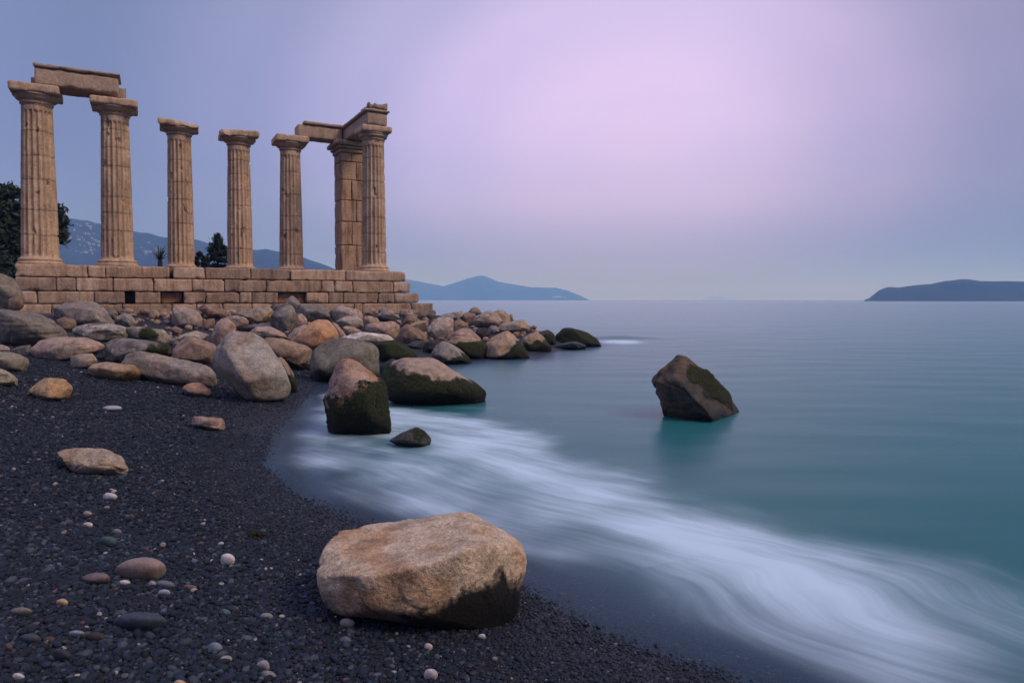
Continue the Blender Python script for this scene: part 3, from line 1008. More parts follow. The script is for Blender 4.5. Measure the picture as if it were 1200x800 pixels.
def build_beams():
    # long lintel
    c1, c2 = COLS[1], COLS[2]
    z = max(c1['ztop'], c2['ztop']) + 0.002
    ta = px_t(40, WF - 0.5, 90)[0]
    tb = px_t(139, WF - 0.5, 110)[0]
    root = empty('stone_lintel', wpt((ta + tb) / 2, WF, z), ROT)
    tag(root, 'long stone lintel with a thin cornice laid across the two left columns', 'lintel', kind='thing')
    L = tb - ta
    hb = 0.56
    V, Fc = worn_box(0, -0.1, hb / 2, L, 0.92, hb, 801, 0.07, 0.015, 0.010, 0.05)
    simple_part('beam', V, Fc, M_BEAM, root)
    V, Fc = worn_box(0, 0.52, hb / 2 - 0.03, L + 0.42, 0.30, hb - 0.10, 802, 0.07, 0.015, 0.010, 0.05)
    simple_part('rear_beam', V, Fc, M_BEAM, root, (0.85, 0.85, 0.85))
    V, Fc = worn_box(0.02, -0.1, hb + 0.064, L + 0.10, 1.06, 0.13, 803, 0.05, 0.012, 0.014, 0.075)
    simple_part('cornice', V, Fc, M_BEAM, root, (0.9, 0.9, 0.92))
    # short rear lintel
    c5, cp, c6 = COLS[5], COLS['pier'], COLS[6]
    z = max(c5['ztop'], cp['ztop']) + 0.002
    ta = px_t(349, WB - 0.4, 150)[0]
    tb = cp['t'] - 0.44
    root = empty('stone_lintel', wpt((ta + tb) / 2, WB, z), ROT)
    tag(root, 'short stone lintel running from the slim column back to the pier', 'lintel', kind='thing')
    L = tb - ta
    hb = 0.56
    V, Fc = worn_box(0, 0, hb / 2, L, 0.82, hb, 811, 0.07, 0.015, 0.010, 0.06)
    simple_part('beam', V, Fc, M_BEAM, root)
    V, Fc = worn_box(0.12, 0, hb + 0.074, L - 0.24, 1.0, 0.15, 812, 0.05, 0.015, 0.012, 0.06)
    simple_part('cornice', V, Fc, M_BEAM, root, (0.9, 0.9, 0.92))
    # corner lintel, from the pier forward to the corner column
    w0, w1 = WF - 0.60, WB + 0.45
    z6 = c6['ztop'] + 0.002
    zr = cp['ztop'] + 0.002
    root = empty('stone_lintel', wpt(c6['t'], (w0 + w1) / 2, z6), ROT)
    tag(root, 'stone lintel with a crumbling cornice reaching forward onto the corner column', 'lintel', kind='thing')
    L = w1 - w0
    hb = 0.52

    def slope(V):
        f = (V[:, 1] / L + 0.5)
        V = V.copy()
        V[:, 2] += (zr - z6) * np.clip(f * 1.25 - 0.2, 0, 1)
        V[:, 0] += (cp['t'] - c6['t']) * np.clip(f * 1.15 - 0.1, 0, 1)
        return V
    V, Fc = worn_box(0, 0, hb / 2, 0.86, L, hb, 821, 0.07, 0.015, 0.010, 0.05)
    simple_part('beam', slope(V), Fc, M_BEAM, root)
    V, Fc = worn_box(0, -0.03, hb + 0.064, 1.06, L + 0.1, 0.13, 822, 0.05, 0.012, 0.012, 0.06)
    corn = simple_part('cornice', slope(V), Fc, M_BEAM, root, (0.9, 0.9, 0.92))
    V, Fc = worn_box(0.05, -L / 2 + 0.62, hb + 0.13 + 0.12, 0.84, 1.2, 0.24, 823, 0.04, 0.03, 0.02, 0.12)
    nn = fbm(V * 5.0, 77, 3)
    V[:, 2] += nn * 0.20 * (V[:, 2] > hb + 0.25)
    simple_part('broken_cap', V, Fc, M_BEAM, corn, (0.72, 0.72, 0.74))


build_beams()

# ------------------------------------------------------------------ rocks
C = dict(grey=(.23, .205, .19), dgrey=(.125, .115, .11), beige=(.34, .285, .235), tan=(.31, .225, .16), brown=(.215, .15, .112),
         pink=(.33, .24, .205), orange=(.40, .215, .115), dark=(.05, .046, .044), white=(.52, .50, .50), olive=(.20, .18, .145), slate=(.05, .062, .078),
         lgrey=(.30, .275, .255), rust=(.35, .19, .11), teal=(.05, .075, .078), charcoal=(.035, .034, .036))


def hull_planes(pts):
    bm = bmesh.new()
    for p in pts:
        bm.verts.new(p)
    r = bmesh.ops.convex_hull(bm, input=list(bm.verts))
    bm.normal_update()
    N, Hh = [], []
    for f in bm.faces:
        if f.calc_area() > 1e-7:
            N.append(f.normal[:])
            Hh.append(f.normal.dot(f.verts[0].co))
    bm.free()
    N, Hh = np.array(N), np.array(Hh)
    s = np.where(Hh < 0, -1, 1)
    return N * s[:, None], Hh * s


def build_rock(name, poly, col, label, cat, seed, p=46, group=None, extra=None, thick=0.42, floor=-1.0, depth=None, bury=0.14,
               rough=1.0, col2=None, moss=None, wetline=None, strata=0.0, dents=None, sub=None, mdark=0.0, mat=None, lift=0.0, thickmax=3.0, cuts=10):
    poly = [tuple(q) + (0.0,) * (3 - len(q)) for q in poly]
    pp = np.array(poly)
    x0, x1, y0, y1 = pp[:, 0].min(), pp[:, 0].max(), pp[:, 1].min(), pp[:, 1].max()
    low = pp[pp[:, 1] > y1 - 0.15 * (y1 - y0) - 0.5]
    cxp = float(np.clip(low[:, 0].mean(), -30, 1230))
    if depth is None:
        g = hit_ground(cxp, y1 - lift, floor)
        dfront = g[1]
    else:
        dfront = depth
    wm = (x1 - x0) / F * dfront
    hm = (y1 - y0) / F * dfront
    th = min(thick * wm, 1.15 * hm, thickmax) if extra is None else 0.0
    dc = dfront + 0.45 * th
    rr = random.Random(seed)
    ext = bury * (y1 - y0)
    pts = []
    cen2 = np.array([(x0 + x1) / 2, (y0 + y1) / 2])
    for (a, b, dy) in poly:
        bb = b + (ext if b > y1 - 0.22 * (y1 - y0) else 0)
        pts.append(at_depth(a, bb, dc + dy))
    if extra is None:
        for sgn, kk in ((-1, 0.62), (1, 0.66)):
            nv = len(poly)
            st0 = rr.random()
            nf = 5 if nv > 6 else 4
            for (a, b, dy) in [poly[int((st0 + q_ / nf) * nv) % nv] for q_ in range(nf)]:
                k2 = kk + rr.uniform(-0.22, 0.16)
                q = cen2 + (np.array([a, b]) - cen2) * k2
                if sgn < 0:
                    q[1] += 0.06 * (y1 - y0)
                pts.append(at_depth(q[0], q[1], dc + sgn * th * rr.uniform(0.75, 1.1)))
    else:
        for (a, b, dy) in extra:
            pts.append(at_depth(a, b, dc + dy))
    pts = np.array(pts)
    mn, mx = pts.min(0), pts.max(0)
    cen = (mn + mx) / 2
    hs = (mx - mn) / 2
    N, Hh = hull_planes((pts - cen) / hs)
    ok = Hh > 0.05
    N, Hh = N[ok], Hh[ok]
    ncut = cuts
    for _ in range(ncut):
        v = np.array([rr.gauss(0, 1), rr.gauss(0, 1) - 0.55, rr.gauss(0, .8) + 0.25])
        v /= np.linalg.norm(v)
        sup = np.max(((pts - cen) / hs) @ v)
        N = np.vstack([N, v])
        Hh = np.append(Hh, sup * rr.uniform(0.74, 0.95))
    wpx = max(x1 - x0, y1 - y0)
    lv = sub or (7 if wpx > 200 else 6 if wpx > 60 else 5 if wpx > 22 else 4)
    Dv, Fc = ico(lv)
    c = np.maximum(Dv @ N.T, 0) / Hh
    r = 1.0 / np.maximum((c ** p).sum(1), 1e-9) ** (1.0 / p)
    V = Dv * r[:, None]
    # surface relief in true metres, relative to size
    S = float(np.cbrt(hs[0] * hs[1] * hs[2]) * 2)
    Pm = V * hs / S
    off = seed * 3.7
    n1 = fbm(Pm * 1.5 + off, seed, 3)
    n2 = fbm(Pm * 4.5 + off, seed + 3, 4, 0.55)
    n3 = fbm(Pm * 16.0 + off, seed + 6, 3, 0.6)
    ridge = 1 - np.abs(perlin(Pm * 2.6 + off, seed + 11))
    bil = np.abs(perlin(Pm * 3.4 + off + 5, seed + 21))
    dsp = rough * (0.085 * n1 + 0.062 * n2 + 0.026 * n3 + 0.075 * (bil - 0.25) - 0.32 * np.clip(ridge - 0.90, 0, 1))
    if strata:
        ls = Pm * np.array([0.8, 0.8, 9.0]) + off
        dsp = dsp + strata * 0.06 * fbm(ls, seed + 15, 3)
    V = V * (1 + dsp)[:, None]
    V = V * hs + cen
    for (px_, py_, rad_, dep_) in (dents or []):
        q = project(V)
        g2 = np.exp(-((q[:, 0] - px_) ** 2 + (q[:, 1] - py_) ** 2) / rad_ ** 2)
        V[:, 2] -= g2 * dep_ * (V[:, 2] > cen[2])
    # fit back to the outline seen in the photograph (size and place at this distance)
    tx0, tx1, ty0, ty1 = x0, x1, y0, y1 + ext
    for _ in range(4):
        q = project(V)
        bx0, bx1, by0, by1 = q[:, 0].min(), q[:, 0].max(), q[:, 1].min(), q[:, 1].max()
        ctr = V.mean(0)
        sx, sz = (tx1 - tx0) / (bx1 - bx0), (ty1 - ty0) / (by1 - by0)
        V = (V - ctr) * np.array([sx, 1, sz]) + ctr
        q = project(V)
        bx0, bx1, by0, by1 = q[:, 0].min(), q[:, 0].max(), q[:, 1].min(), q[:, 1].max()
        V[:, 0] += ((tx0 + tx1) - (bx0 + bx1)) / 2 / F * dc
        V[:, 2] -= ((ty0 + ty1) - (by0 + by1)) / 2 / F * dc
    q = project(V)
    fx = (q[:, 0] - x0) / (x1 - x0)
    fy = (y1 - q[:, 1]) / (y1 - y0)
    ca, cb = np.array(C[col] if isinstance(col, str) else col), np.array(C[col2] if isinstance(col2, str) else (col2 or np.array(C[col] if isinstance(col, str) else col) * np.array([.78, .76, .76])))
    m = sstep(n1 * 0.9 + n2 * 0.8, -0.22, 0.22)[:, None]
    cc = (ca * m + cb * (1 - m)) * (np.array([1.18, 1.14, 1.02]) if mat is None else 1.0)
    ms = np.zeros(len(V))
    if moss:
        lev, tl, soft = moss[:3]
        ms = 0.5 + (lev + tl * (fx - 0.5) - fy + 0.30 * n1 + 0.26 * n2 + 0.10 * n3) / soft
        if len(moss) > 3:
            for (mx_, my_, mr_) in moss[3]:
                g2 = np.exp(-((q[:, 0] - mx_) ** 2 + (q[:, 1] - my_) ** 2) / mr_ ** 2) + 0.9 * n1 + 0.8 * n2
                ms = np.maximum(ms, g2 * 0.95)
        ms = np.clip(ms, 0, 1)
    if moss and wpx > 50 and mdark < 0.9:
        # a shaggy coat of weed standing proud of the stone
        coat = sstep(ms, 0.45, 0.65) * (0.010 + 0.022 * np.clip(fbm(V * 30.0, seed + 40, 3) + 0.25, 0, 1))
        dv = (V - V.mean(0)) / np.linalg.norm(V - V.mean(0), axis=1)[:, None]
        V = V + dv * coat[:, None]
    wt_ = np.zeros(len(V))
    if wetline is not None:
        wt_ = 1 - sstep(V[:, 2] + 0.03 * n2, wetline * 0.35, wetline)
    base = np.array([V[:, 0].mean(), V[:, 1].mean(), V[:, 2].min()])
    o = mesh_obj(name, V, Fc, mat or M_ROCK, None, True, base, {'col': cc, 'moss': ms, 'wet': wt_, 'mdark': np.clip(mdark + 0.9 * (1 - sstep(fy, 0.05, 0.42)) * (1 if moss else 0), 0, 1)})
    tag(o, label, cat, group)
    return o


HEAP = 'boulders heaped below the temple'
BEACH = 'stones lying on the beach'
SEA = 'rocks standing in the water'
R = []


def rk(poly, col, label, name='boulder', **kw):
    R.append((poly, col, label, name, kw))


# left edge and the long stones
rk([(-14, 322), (0, 319.5), (8, 322), (17, 327), (25, 338), (29, 348), (27, 353), (10, 357), (-14, 364)], 'olive', 'rounded olive-grey boulder cut by the frame against the podium corner', depth=16.6, p=28, strata=.4)
rk([(9, 352), (14, 348.8), (22, 348), (27, 352), (28, 359), (20, 364), (10, 362)], 'brown', 'small brown stone tucked under the olive-grey boulder at the podium corner', 'stone', depth=15.8)
rk([(-22, 362), (5, 362), (20, 364.5), (40, 368), (55, 373), (66, 380), (80, 388), (81, 392), (72, 396), (45, 403.5), (15, 405), (-22, 400)], 'dgrey', 'long dark weathered boulder with wood-like grooves and a small hole at the left edge', strata=1.6, col2=(.17, .15, .13), p=32, thick=.3)
rk([(-8, 404), (3, 403.5), (12, 408), (11, 413), (-8, 414)], 'beige', 'small beige stone at the left edge below the grooved boulder', 'stone')
rk([(11, 410), (22, 405.5), (36, 404), (38, 417), (14, 414)], 'dgrey', 'low dark slab between the grooved boulder and the flat tan boulder')
rk([(-16, 412), (0, 412), (15, 413), (28, 413.5), (34, 420), (34.5, 428), (28, 435), (20, 435.3), (8, 434), (-16, 434)], 'olive', 'square-cut olive block with a vertical crack at the left edge', p=44, col2=(.25, .22, .165), rough=.6)
rk([(-16, 431), (0, 432), (10, 436), (18, 441), (21, 446), (19, 449.5), (8, 451.5), (-16, 453)], 'beige', 'flat pale beige stone on the gravel at the left edge', 'stone', col2=(.28, .25, .19), group=BEACH)
rk([(33, 459), (43, 450), (54, 442.5), (66, 443), (78, 445.5), (84.5, 452), (85.5, 456), (80, 463), (68, 467.5), (55, 466.5), (45, 463)], 'tan', 'tan stone with an ochre cut face alone on the gravel', 'stone', p=40, group=BEACH, extra=[(58, 459, -.22), (76, 450, -.16), (56, 466, -.22), (80, 456, -.1), (40, 456, .25), (70, 446, .3), (50, 447, .3), (70, 467, -.18)], col2=(.40, .25, .13))
rk([(35, 409), (45, 400), (60, 395.3), (75, 394.5), (100, 395), (115, 396), (122, 400), (123, 408), (115, 415), (95, 420), (70, 422.5), (50, 422), (36, 415)], 'pink', 'broad flat pinkish boulder lying on the gravel below the grooved boulder', thick=.35, rough=.7, col2=(.29, .235, .2))
rk([(62, 364), (70, 356), (88, 352.5), (105, 352.5), (114, 356), (125, 365), (134, 378), (135, 381), (120, 384), (80, 382), (65, 374)], 'grey', 'large domed grey boulder against the left part of the podium', rough=.7)
rk([(66, 374), (76, 371), (88, 375), (90, 384), (80, 389), (70, 385)], 'brown', 'brown stone wedged under the domed grey boulder')
rk([(84, 390), (87, 383), (92, 378.5), (110, 379), (135, 381), (150, 385.5), (156.5, 393), (156, 398), (140, 401), (110, 400), (93, 397)], 'lgrey', 'long pale grey slab in front of the domed grey boulder', strata=.8, col2='dgrey')
rk([(146, 385), (160, 382), (178, 383), (192, 386), (199, 393), (201, 400), (197, 404), (185, 402), (165, 398), (154, 395)], 'beige', 'pale slab with a moss-brown patch on its front beside the long grey slab', col2='olive', moss=(-3, 0, 1.0, [(170, 391, 10), (180, 394, 8)]))
rk([(137, 373), (147, 366.5), (153, 368), (161, 378), (158, 383), (140, 382)], 'grey', 'small tilted grey stone behind the long grey slab', 'stone')
rk([(122, 404), (130, 398.5), (160, 396), (175, 396), (188, 400), (203, 408), (201, 415), (180, 419), (155, 420), (147, 424), (140, 427), (125, 421)], 'dgrey', 'dark slab with a green moss patch behind the long rounded boulder', strata=.5, moss=(-3, 0, 1.0, [(190, 411, 10), (178, 410, 8)]), col2=(.19, .175, .165))
rk([(82, 424), (84, 417), (92, 414), (108, 413.8), (113, 420), (114.3, 424), (107, 430), (93, 431.5), (84, 430)], 'grey', 'small round-edged grey stone touching the flat pinkish boulder', 'stone', col2='tan', p=28, group=BEACH)
rk([(103, 430), (109, 425), (122, 424), (140, 426), (155, 428), (164, 434), (165.3, 440), (160, 446.3), (145, 446), (125, 444), (108, 438)], 'tan', 'elongated tan stone like a loaf in front of the long rounded boulder', 'stone', p=20, group=BEACH, col2=(.27, .17, .105))
rk([(141, 426), (148, 414), (160, 411), (175, 411), (195, 416.5), (225, 421.5), (248, 427), (255, 438), (255, 448), (248, 455), (235, 452), (215, 447), (190, 443.5), (165, 438), (150, 434)], 'grey', 'long rounded log-shaped grey boulder left of the big tilted boulder', p=20, thick=.25, strata=.5, col2=(.24, .19, .165))
rk([(213.5, 455), (222, 449), (235, 447.8), (246, 456), (248.6, 461), (243, 465.3), (230, 463.5), (218, 459.5)], 'pink', 'small oval reddish stone in front of the big tilted boulder', 'stone', group=BEACH, col2='rust', p=20)
rk([(224.5, 491), (228, 487.5), (240, 488.2), (258, 489.5), (264, 496), (264.5, 504.5), (250, 503.5), (235, 500), (226, 497)], 'pink', 'small flat pinkish stone alone near the wet sand', 'stone', p=32, group=BEACH)
rk([(67, 535), (75, 528), (92, 524.5), (120, 526), (140, 534), (150.5, 543), (147, 551.5), (125, 555), (95, 555), (75, 546)], 'beige', 'flat sandy stone with a brown underside on the open gravel', 'stone', p=32, group=BEACH, col2='tan', extra=[(70, 537, -.05), (100, 540, -.15), (112, 546, -.2), (147, 548, -.05), (90, 527, .25), (125, 529, .25), (140, 536, .2), (95, 554, -.12), (128, 554, -.1)], thick=.4)
rk([(249, 425), (252, 415), (262, 400), (268, 390), (282, 387.3), (298, 390), (312, 400), (325, 418), (335, 437), (341, 453), (338, 461), (325, 467.5), (300, 468.5), (288, 465), (275, 453), (262, 440), (252, 434)], 'lgrey', 'big tilted grey boulder with a flat face at the edge of the beach', p=34, extra=[(264, 404, -.34), (272, 430, -.5), (290, 452, -.58), (336, 444, -.36), (300, 466, -.5), (330, 464, -.3), (300, 400, .55), (280, 395, .5), (320, 430, .6), (320, 460, .6), (270, 440, .5)], rough=.65, col2=(.27, .22, .19), bury=.05)
rk([(322, 419), (333, 418), (341, 428), (347, 440), (348.5, 462), (330, 464)], 'tan', 'tan stone with a moss skirt tucked behind the big tilted boulder', moss=(.55, 0, .24), wetline=.12, thick=.5, lift=4)
rk([(243, 402), (249, 390), (254, 378), (261, 372), (268, 373), (277, 385), (272, 395), (260, 408), (248, 408)], 'pink', 'cone-shaped pinkish boulder peeking up behind the big tilted boulder', lift=3)
rk([(196, 419), (210, 400), (221, 393.3), (235, 397), (250, 403), (257, 412), (252, 426), (225, 424), (200, 420)], 'brown', 'smooth brown boulder shaped like a tent above the log-shaped boulder', rough=.55, p=32, col2=(.27, .2, .165))
rk([(201, 366), (202, 358), (212, 357.5), (226, 360), (234, 368), (237.5, 375), (234, 382), (215, 385), (207, 381.5), (202, 376)], 'grey', 'angular grey block with a flat front leaning on the podium left of centre', p=44, col2='pink', rough=.6)
rk([(232, 361), (236, 357), (246, 356), (258, 364), (265, 370), (255, 373), (240, 374), (236, 368)], 'brown', 'brown wedge of stone lying against the lowest podium course right of the grey block', p=40)
rk([(200, 385), (206, 382), (214, 386), (213, 392), (203, 393)], 'brown', 'fist-shaped brown stone under the angular grey block', 'stone')
rk([(204, 399), (215, 391.5), (230, 387.3), (244, 391), (244, 398), (220, 404)], 'grey', 'flat grey slab with a pale edge above the tent-shaped boulder', col2='beige', p=36)
rk([(237, 378), (243, 374), (252, 373), (252, 381), (244, 387), (238, 386)], 'brown', 'dark brown stone in the gap below the brown wedge', 'stone')
rk([(264, 372), (275, 369.5), (287, 372), (292, 378), (290, 385), (283, 388), (272, 386), (266, 379)], 'brown', 'grey-brown rounded stone right behind the cone-shaped boulder', col2='grey')
rk([(275, 369), (282, 365), (297, 363.5), (308, 359), (320, 360.5), (323, 367), (314, 375.5), (300, 379), (290, 378), (283, 372)], 'olive', 'flat olive-brown boulder along the podium foot left of the mottled boulder', col2='tan')
rk([(290, 390), (300, 384), (312, 382), (322, 383), (332, 390), (337, 397), (322, 399), (308, 399), (296, 394)], 'grey', 'low ridged grey boulder left of the orange boulder', p=36, col2='pink')
rk([(284, 385), (295, 380), (308, 379.5), (319, 377.5), (323, 384), (300, 388)], 'dgrey', 'thin dark slab in the gap below the flat olive-brown boulder', 'stone')
rk([(317.5, 372), (322, 366), (330, 357), (341, 355), (346, 358), (348, 368), (346, 381), (338, 390), (328, 389), (321, 383)], 'dgrey', 'mottled dark grey boulder below the recess in the podium', col2=(.22, .20, .185), rough=1.3)
rk([(333, 357), (337, 350), (341.5, 346.5), (347, 351.5), (353, 358), (346, 366)], 'grey', 'pointed grey stone standing up into the podium recess', 'stone', p=40)
rk([(345, 364), (352, 357), (362, 355.5), (373, 355.5), (380, 361), (388, 370), (380, 377), (362, 379), (352, 377)], 'dgrey', 'smooth dark rounded slab right of the mottled boulder', col2=(.18, .165, .15))
rk([(340, 385), (347, 370), (353, 367), (360, 374), (359, 383), (345, 389)], 'tan', 'rough tan stone between the mottled boulder and the orange boulder', col2='pink', rough=1.4)
rk([(340, 398), (350, 390), (365, 378), (374, 374), (385, 375.5), (393, 385), (397, 396), (387, 403), (368, 408), (352, 404)], 'orange', 'faceted orange boulder in the middle of the heap', p=48, rough=.5, extra=[(352, 396, -.25), (374, 386, -.35), (381, 399, -.4), (368, 406, -.35), (388, 380, .1), (372, 376, .5), (390, 394, .4), (352, 394, .5), (345, 400, .4), (371, 381, -.2)], col2=(.42, .245, .15))
rk([(334, 396), (345, 386), (358, 380), (363, 388), (352, 397), (340, 400)], 'grey', 'grey angular stone leaning on the left of the orange boulder', p=40, col2='pink')
rk([(308, 397), (318, 395), (335, 396), (347, 400), (359, 404), (366, 409), (364, 427), (352, 434), (340, 428), (325, 419), (315, 411)], 'brown', 'brown boulder with a dark wet base between the tilted and the round dark boulders', col2=(.27, .20, .15), moss=(.28, 0, .3), mdark=.8)
rk([(362.5, 421), (366, 411), (378, 402), (395, 396.5), (410, 395), (428, 396.5), (440, 402), (444.5, 410), (445, 442), (430, 450), (395, 447), (370, 443), (363, 432)], 'dgrey', 'large round dark grey boulder behind the upright mossy rock', rough=.6, col2=(.16, .145, .12), wetline=.30, p=20, moss=(.22, -.1, .4), mdark=.9)
rk([(398, 397), (415, 391), (432, 389), (450, 391), (462, 397), (463.5, 401), (445, 404), (420, 402)], 'white', 'whitish flat-topped boulder lying behind the large round dark boulder', rough=.5, col2='beige')
rk([(438, 404), (450, 399), (463, 399), (475, 404), (485, 412), (489, 418), (470, 425), (450, 422), (441, 413)], 'dark', 'low green-black mossy boulder right of the whitish boulder', moss=(1.3, 0, .4), p=24)
rk([(444, 431), (450, 424), (460, 419.5), (466, 424), (456, 438), (446, 440)], 'charcoal', 'small black stone between the round dark boulder and the mossy dome', 'stone', wetline=.2)
rk([(386, 368), (392, 362), (400, 358.3), (412, 361), (420, 362), (426, 370), (424, 375), (410, 376), (393, 378)], 'grey', 'lumpy pale grey boulder at the podium foot above the orange boulder', rough=1.4, col2='pink')
rk([(393, 377), (402, 371.5), (415, 370), (424, 375), (426, 382), (415, 386), (400, 383)], 'lgrey', 'pale grey stone directly below the lumpy pale grey boulder', col2='tan')
rk([(401, 382), (412, 383), (422, 386), (425.5, 391), (410, 394), (402, 391)], 'tan', 'small pinkish tan stone with a white chip above the whitish boulder', 'stone')
rk([(389, 377), (396, 381), (406, 393), (402, 398), (394, 396)], 'pink', 'narrow pinkish stone at the right side of the orange boulder', 'stone')
rk([(426, 372), (432, 370), (442, 373), (446, 378), (434, 388), (428, 386)], 'tan', 'small tan stone at the podium foot right of the lumpy boulder', 'stone')
rk([(428, 384), (436, 378), (452, 376.3), (462, 377), (469, 382), (469.5, 390), (463, 397), (450, 394), (432, 391)], 'pink', 'rounded pinkish-brown boulder above the low green-black boulder', col2='brown')
rk([(443, 370), (452, 368.5), (462, 370), (467, 377), (455, 379), (446, 377)], 'charcoal', 'black stone at the podium foot above the pinkish-brown boulder', 'stone')
rk([(467, 397), (470, 385), (475, 379.5), (482, 384), (495, 387), (501, 395), (501, 400), (485, 403), (471, 403)], 'brown', 'chestnut-brown boulder below the right end of the podium', p=36)
rk([(472, 378), (476, 370), (485, 368.8), (493, 376), (486, 383)], 'brown', 'small brown stone directly under the podium corner', 'stone')
rk([(479, 382), (490, 377), (502, 375.5), (502, 387), (488, 387)], 'tan', 'flat tan stone beside the podium corner', 'stone', p=40)
rk([(500, 386), (512, 373), (522, 371.3), (531, 374), (532, 388), (523, 398), (508, 398), (501, 392)], 'lgrey', 'tall pale boulder first right of the podium corner', col2='pink', rough=1.2)
rk([(530, 379), (538, 373), (547, 378), (549.5, 384), (542, 389), (531, 389)], 'brown', 'brown triangular stone right of the tall pale boulder', 'stone')
rk([(513, 373), (520, 367), (530, 367.5), (536, 371), (526, 377)], 'grey', 'flat grey stone on the crest of the heap beside the podium step', 'stone')
rk([(518, 397), (530, 391), (545, 384), (553, 386), (560, 393), (565, 398), (545, 399), (528, 399)], 'pink', 'sloping pinkish slab above the mossy boulders on the point', p=32)
rk([(524, 401), (535, 393.5), (550, 394), (562, 398), (572, 405), (575, 418), (560, 420), (545, 416), (530, 408)], 'tan', 'mossy black boulder with a brown rim behind the half-mossy rock', moss=(.72, 0, .2), wetline=.1)
rk([(505.5, 415), (510, 405), (520, 399.8), (528, 402), (540, 410), (550, 420), (552.5, 425), (540, 428), (525, 427), (508, 420)], 'grey', 'half-mossy pointed rock with a pale left face at the water edge', moss=(.22, .75, .2), p=34, wetline=.08)
rk([(566, 402), (578, 395), (595, 387.3), (602, 392), (612, 405), (620.5, 415), (619, 420.5), (600, 421), (580, 420), (567, 415)], 'grey', 'large wedge boulder with a dark mossy right face on the point', moss=(.30, 1.5, .22), p=40, wetline=.08, col2='tan')
rk([(495, 408), (500, 399), (510, 397.3), (519, 402), (510, 413), (497, 414)], 'charcoal', 'round black stone left of the half-mossy pointed rock', wetline=.1)
rk([(477, 404), (485, 399.5), (497, 399), (496, 408), (485, 409)], 'slate', 'low slate-dark stone right of the low green-black boulder', 'stone')
rk([(533, 372), (537, 366), (542, 364.5), (544, 373), (538, 377)], 'lgrey', 'small whitish stone upright on the crest of the point', 'stone')
rk([(542, 368), (550, 366), (558, 369), (557, 378), (546, 379)], 'brown', 'dark brown block under the topmost stones of the point', 'stone', p=40)
rk([(548, 366.5), (553, 361), (558, 359.7), (562, 363), (565, 367), (556, 369.5)], 'brown', 'pointed brown stone topmost on the point', 'stone', p=36)
rk([(554, 376), (560, 368), (572, 363.8), (583, 368), (589.5, 376.5), (585, 380), (572, 384), (560, 384)], 'grey', 'large grey boulder with a rusty right side high on the point', col2='pink')
rk([(578.5, 366), (580, 363), (590, 364), (597, 371), (598.5, 378), (592, 381), (586, 375)], 'tan', 'tan oblong boulder leaning right at the top of the point', p=32)
rk([(595.5, 370), (600, 367.7), (602.3, 376), (597, 380)], 'grey', 'narrow grey stone at the right end of the crest', 'stone')
rk([(582, 386), (590, 378), (605, 374.7), (615, 375), (621.5, 385.5), (612, 390), (595, 389)], 'grey', 'long flat grey boulder sloping toward the sea on the point', col2='tan', p=32)
rk([(571, 387.5), (575, 381), (584, 381.5), (585.5, 388), (578, 391)], 'grey', 'small round grey stone beside the long flat boulder', 'stone')
rk([(557.5, 391), (560, 385), (570, 383.8), (575, 391), (568, 397)], 'charcoal', 'small dark purple-grey stone under the large grey boulder', 'stone')
rk([(612, 398.5), (618, 390), (630, 389), (638, 394), (645, 404), (646.5, 410), (632, 412), (617, 412)], 'tan', 'boulder with a pale tan cap and mossy sides near the tip of the point', moss=(.55, .25, .24), wetline=.08)
rk([(630.5, 389.5), (640, 387), (645, 386.3), (650, 394), (651.5, 401), (643, 404), (635, 397)], 'dark', 'small black boulder left of the dark wedge at the tip', moss=(.6, 0, .5), wetline=.1)
rk([(651.5, 403), (653, 393), (660, 385.5), (668, 383.8), (685, 390), (700, 398), (705.5, 404), (690, 406), (665, 406)], 'dark', 'black mossy wedge-shaped boulder at the tip of the point', moss=(.9, 0, .5), p=40, group=SEA, wetline=.1, mdark=.3, thick=.3)
rk([(649, 407.5), (662, 402), (675, 399.8), (687, 407), (680, 410), (660, 410)], 'slate', 'low wave-washed dark rock in front of the black wedge', wetline=.5, group=SEA)
# rocks in the water
rk([(443.5, 438), (450, 425), (465, 419.5), (490, 418.5), (510, 419.5), (530, 428), (545, 437), (560, 450), (568.5, 464), (562, 468), (540, 471.5), (512, 474.5), (480, 471), (450, 461), (444, 450)], 'pink', 'domed boulder with a pale bare top and thick dark moss sides in the shallows', moss=(.68, -.28, .24), group=SEA, wetline=.04, col2=(.30, .235, .19), p=20, rough=.8, floor=0.0, mdark=.15)
rk([(380, 506), (381, 465), (387, 440), (391, 425), (400, 419.8), (415, 421), (430, 435), (445, 447), (447, 460), (452, 480), (457.5, 501), (440, 510), (410, 510)], 'pink', 'upright rock with a rough pink top and bright green moss below', moss=(.58, .42, .24), group=SEA, wetline=.05, col2='rust', rough=1.2, floor=0.0, p=26, thick=.45, bury=.1)
rk([(456, 517), (470, 507), (485, 500.3), (493, 503), (505.5, 514), (498, 520), (480, 523.5)], 'slate', 'small dark low rock awash in front of the upright mossy rock', group=SEA, wetline=.05, floor=0.0, p=32, col2='dark', moss=(-3, 0, 1., [(490, 510, 9)]))
rk([(763.5, 447), (770, 438), (782, 425), (794, 415.5), (803, 419), (830, 436), (850, 457, .3), (868, 476, .45), (855, 482, .1), (835, 488, -.4), (800, 484, -.2), (782, 477), (770, 460)], (.125, .09, .066), 'dark tilted block of rock alone in the sea', group=SEA, cuts=3, p=40, floor=0.0, extra=[(797, 446, -.42), (833, 487, -.5), (766, 446, -.12), (802, 418, -.05), (850, 460, .35), (820, 440, .4), (790, 424, .45), (772, 440, .35), (790, 478, .35), (840, 482, .4)], wetline=.16, bury=.12, rough=1.3, col2=(.055, .05, .045), moss=(-3, 0, 1., [(838, 455, 22), (815, 440, 12)]))
